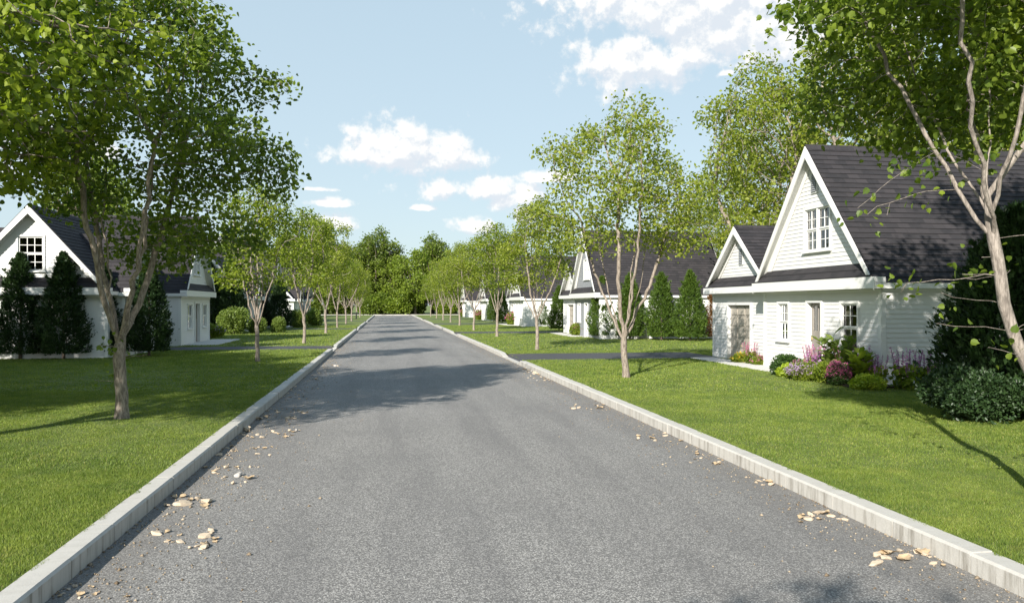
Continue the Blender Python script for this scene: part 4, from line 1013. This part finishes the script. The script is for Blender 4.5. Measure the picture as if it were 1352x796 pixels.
def scat(clusters, side, seed):
    rg = random.Random(seed)
    for (px, py, sx, sy, n, big, where) in clusters:
        for k in range(int(n * 1.35)):
            x, y = px + rg.uniform(-1.7, 1.7) * sx, py + rg.uniform(-1.7, 1.7) * sy; X, Y = at(x, y, 0)
            X = max(XL + .06, min(XR - .06, X))
            s = big * rg.choice([.3, .35, .4, .45, .5, .6, .85]) * rg.uniform(.8, 1.1)
            leafy = rg.random() < .42; me = rg.choice(dls) if leafy else rg.choice(rocks)
            nm = 'dry_leaf' if leafy else 'stone'; grey_ = me is rocks[6]
            o = bpy.data.objects.new(nm, me); COL.objects.link(o); o.location = (X, Y, .10 * s if not leafy else .002); o.rotation_euler = (0 if leafy else rg.uniform(-.25, .25), 0 if leafy else rg.uniform(-.25, .25), rg.random() * 6.28)
            o.scale = (s, s * rg.uniform(.7, 1.1), s)
            kind_ = 'curled dry leaf' if leafy else ('grey stone chip' if grey_ else 'tan stone chip')
            tag(o, '%s %s' % (kind_, where), 'leaf' if leafy else 'stone', '%s %s' % ({'curled dry leaf': 'dry leaves', 'grey stone chip': 'grey stones', 'tan stone chip': 'tan stones'}[kind_], where))
on = ['nearest', 'second', 'third', 'fourth', 'fifth', 'sixth', 'seventh', 'eighth', 'ninth']
scat([c + ('in the %s scatter beside the left kerb' % on[i],) for i, c in enumerate([(243, 712, 24, 7, 15, .15), (252, 662, 20, 4, 10, .20), (305, 628, 24, 8, 14, .15), (322, 595, 22, 4, 13, .16), (358, 573, 22, 3, 15, .17),
      (372, 546, 18, 5, 18, .16), (395, 520, 12, 6, 14, .15), (420, 500, 8, 8, 12, .15), (437, 482, 6, 7, 10, .15)])], 0, 4)
scat([c + ('in the %s scatter beside the right kerb' % on[i],) for i, c in enumerate([(1205, 737, 32, 6, 17, .17), (1090, 682, 20, 5, 10, .18), (1015, 637, 14, 3, 5, .14), (940, 605, 20, 5, 9, .15), (870, 578, 18, 4, 9, .15),
      (780, 537, 14, 2, 10, .15), (712, 498, 10, 3, 16, .17), (702, 491, 6, 2, 10, .16)])], 1, 9)
scat([(110, 782, 40, 6, 7, .12, 'in the lower left corner of the road')], 0, 12)

rng = np.random.default_rng(77); n = 5200
Yg = 3.5 + rng.random(n) ** 1.6 * 42; sd_ = rng.random(n) < .58; dd_ = np.abs(rng.normal(0, .42, n)) * (rng.random(n) < .8) + rng.random(n) * .03 + (rng.random(n) < .12) * rng.random(n) * 1.4
Xg = np.where(sd_, XL + .01 + dd_, XR - .01 - dd_); S_ = rng.uniform(.004, .016, n) * (1 + (rng.random(n) < .06) * .9)
T_ = np.array([(1, 0, .1), (-.4, .9, .15), (-.6, -.8, .05), (0, 0, .9), (0, 0, -.3)]); a_ = rng.random(n) * 6.283
T3 = np.stack([T_[None, :, 0] * np.cos(a_)[:, None] - T_[None, :, 1] * np.sin(a_)[:, None], T_[None, :, 0] * np.sin(a_)[:, None] + T_[None, :, 1] * np.cos(a_)[:, None], np.tile(T_[:, 2], (n, 1))], -1)
Vg = (T3 * S_[:, None, None] + np.stack([Xg, Yg, np.full(n, .003)], -1)[:, None]).reshape(-1, 3); ig = np.arange(n)[:, None, None] * 5
Fg = (ig + np.array([(0, 1, 3), (1, 2, 3), (2, 0, 3), (1, 0, 4), (2, 1, 4), (0, 2, 4)])[None]).reshape(-1, 3)
M['grit'] = leafmat('grit', (0.11, 0.075, 0.045), (0.46, 0.38, 0.28), 0.0, rough=.9)
tag(npmesh('grit', Vg, Fg, M['grit'], rnd=np.repeat(rng.random(n), 6)), 'fine tan and brown grit lying in the gutters of the road', 'grit', kind='stuff')
# ------------------------------------------------------------------ grass
def excluded(X, Y):
    m = np.zeros(len(X), bool)
    for a, c in DL: m |= (X < XO) & (X > -9.95) & (Y > a - .02) & (Y < c + .02)
    for a, c in DR: m |= (X > XP) & (X < 12.45) & (Y > a - .02) & (Y < c + .02)
    for (x0, y0, x1, y1) in PATHS: m |= (X > x0) & (X < x1) & (Y > y0) & (Y < y1)
    m |= (X > 10.97) & (X < 12.4) & (Y > 17) & (Y < 20.95)
    for Y0 in hs: m |= (X > HX) & (Y > Y0) & (Y < Y0 + 11.1)
    for Y0 in ls: m |= (X < -9.95) & (Y > Y0 - 14.7) & (Y < Y0)
    jit = .028 * np.clip(np.sin(Y * 5.1) + np.sin(Y * 13.7 + 1) + .8 * np.sin(Y * 31), -.3, 2)
    m |= (X > XO + jit) & (X < XP - jit)
    return m
def grass(seed, z0, z1, dens, wid, hgt, name, tmax=.80):
    rng = np.random.default_rng(seed); Zs = []
    area = tmax * (z1 ** 2 - z0 ** 2); n = int(area * dens)
    Z = np.sqrt(rng.random(n) * (z1 ** 2 - z0 ** 2) + z0 ** 2); Xp = (rng.random(n) * 2 - 1) * tmax * Z
    X = Xp * CT + Z * ST; Y = Z * CT - Xp * ST
    k = ~excluded(X, Y) & (X > -34) & (X < 34); X, Y = X[k], Y[k]; n = len(X)
    e = np.where(X < 0, np.minimum(XO - X, 1.5), np.minimum(X - XP, 1.5)) / 1.5
    zz = LAWN - .006
    clump = .5 + .5 * np.sin(X * 3.1 + 1.7 * np.sin(Y * 2.3)) * np.sin(Y * 2.7 + 1.3 * np.sin(X * 3.9))
    h = hgt * rng.uniform(.55, 1.25, n) * (.75 + .5 * clump); w = wid * rng.uniform(.7, 1.3, n)
    a = rng.random(n) * 6.283; ca_, sa_ = np.cos(a), np.sin(a); ln = rng.uniform(.1, .75, n) * h
    b_ = rng.random(n) * 6.283; lx, ly = np.cos(b_) * ln, np.sin(b_) * ln
    B0 = np.stack([X - ca_ * w, Y - sa_ * w, np.full(n, zz)], -1); B1 = np.stack([X + ca_ * w, Y + sa_ * w, np.full(n, zz)], -1)
    M0 = np.stack([X - ca_ * w * .8 + lx * .35, Y - sa_ * w * .8 + ly * .35, zz + h * .6], -1); M1 = np.stack([X + ca_ * w * .8 + lx * .35, Y + sa_ * w * .8 + ly * .35, zz + h * .6], -1)
    T_ = np.stack([X + lx, Y + ly, zz + h], -1)
    V = np.stack([B0, B1, M1, M0, T_], 1).reshape(-1, 3); i = np.arange(n) * 5
    r = rng.random(n)
    o = npmesh(name, V, [np.stack([i, i + 1, i + 2, i + 3], -1), np.stack([i + 3, i + 2, i + 4], -1)], M['grass'], rnd=np.concatenate([r, r]))
    return tag(o, 'short green lawn grass on both sides of the road', 'grass', kind='stuff')
grass(1, 3.5, 9.5, 9500, .0022, .031, 'grass')
grass(2, 9.5, 18, 2800, .004, .033, 'grass')
grass(3, 18, 34, 560, .009, .040, 'grass')
grass(4, 34, 75, 80, .02, .045, 'grass')
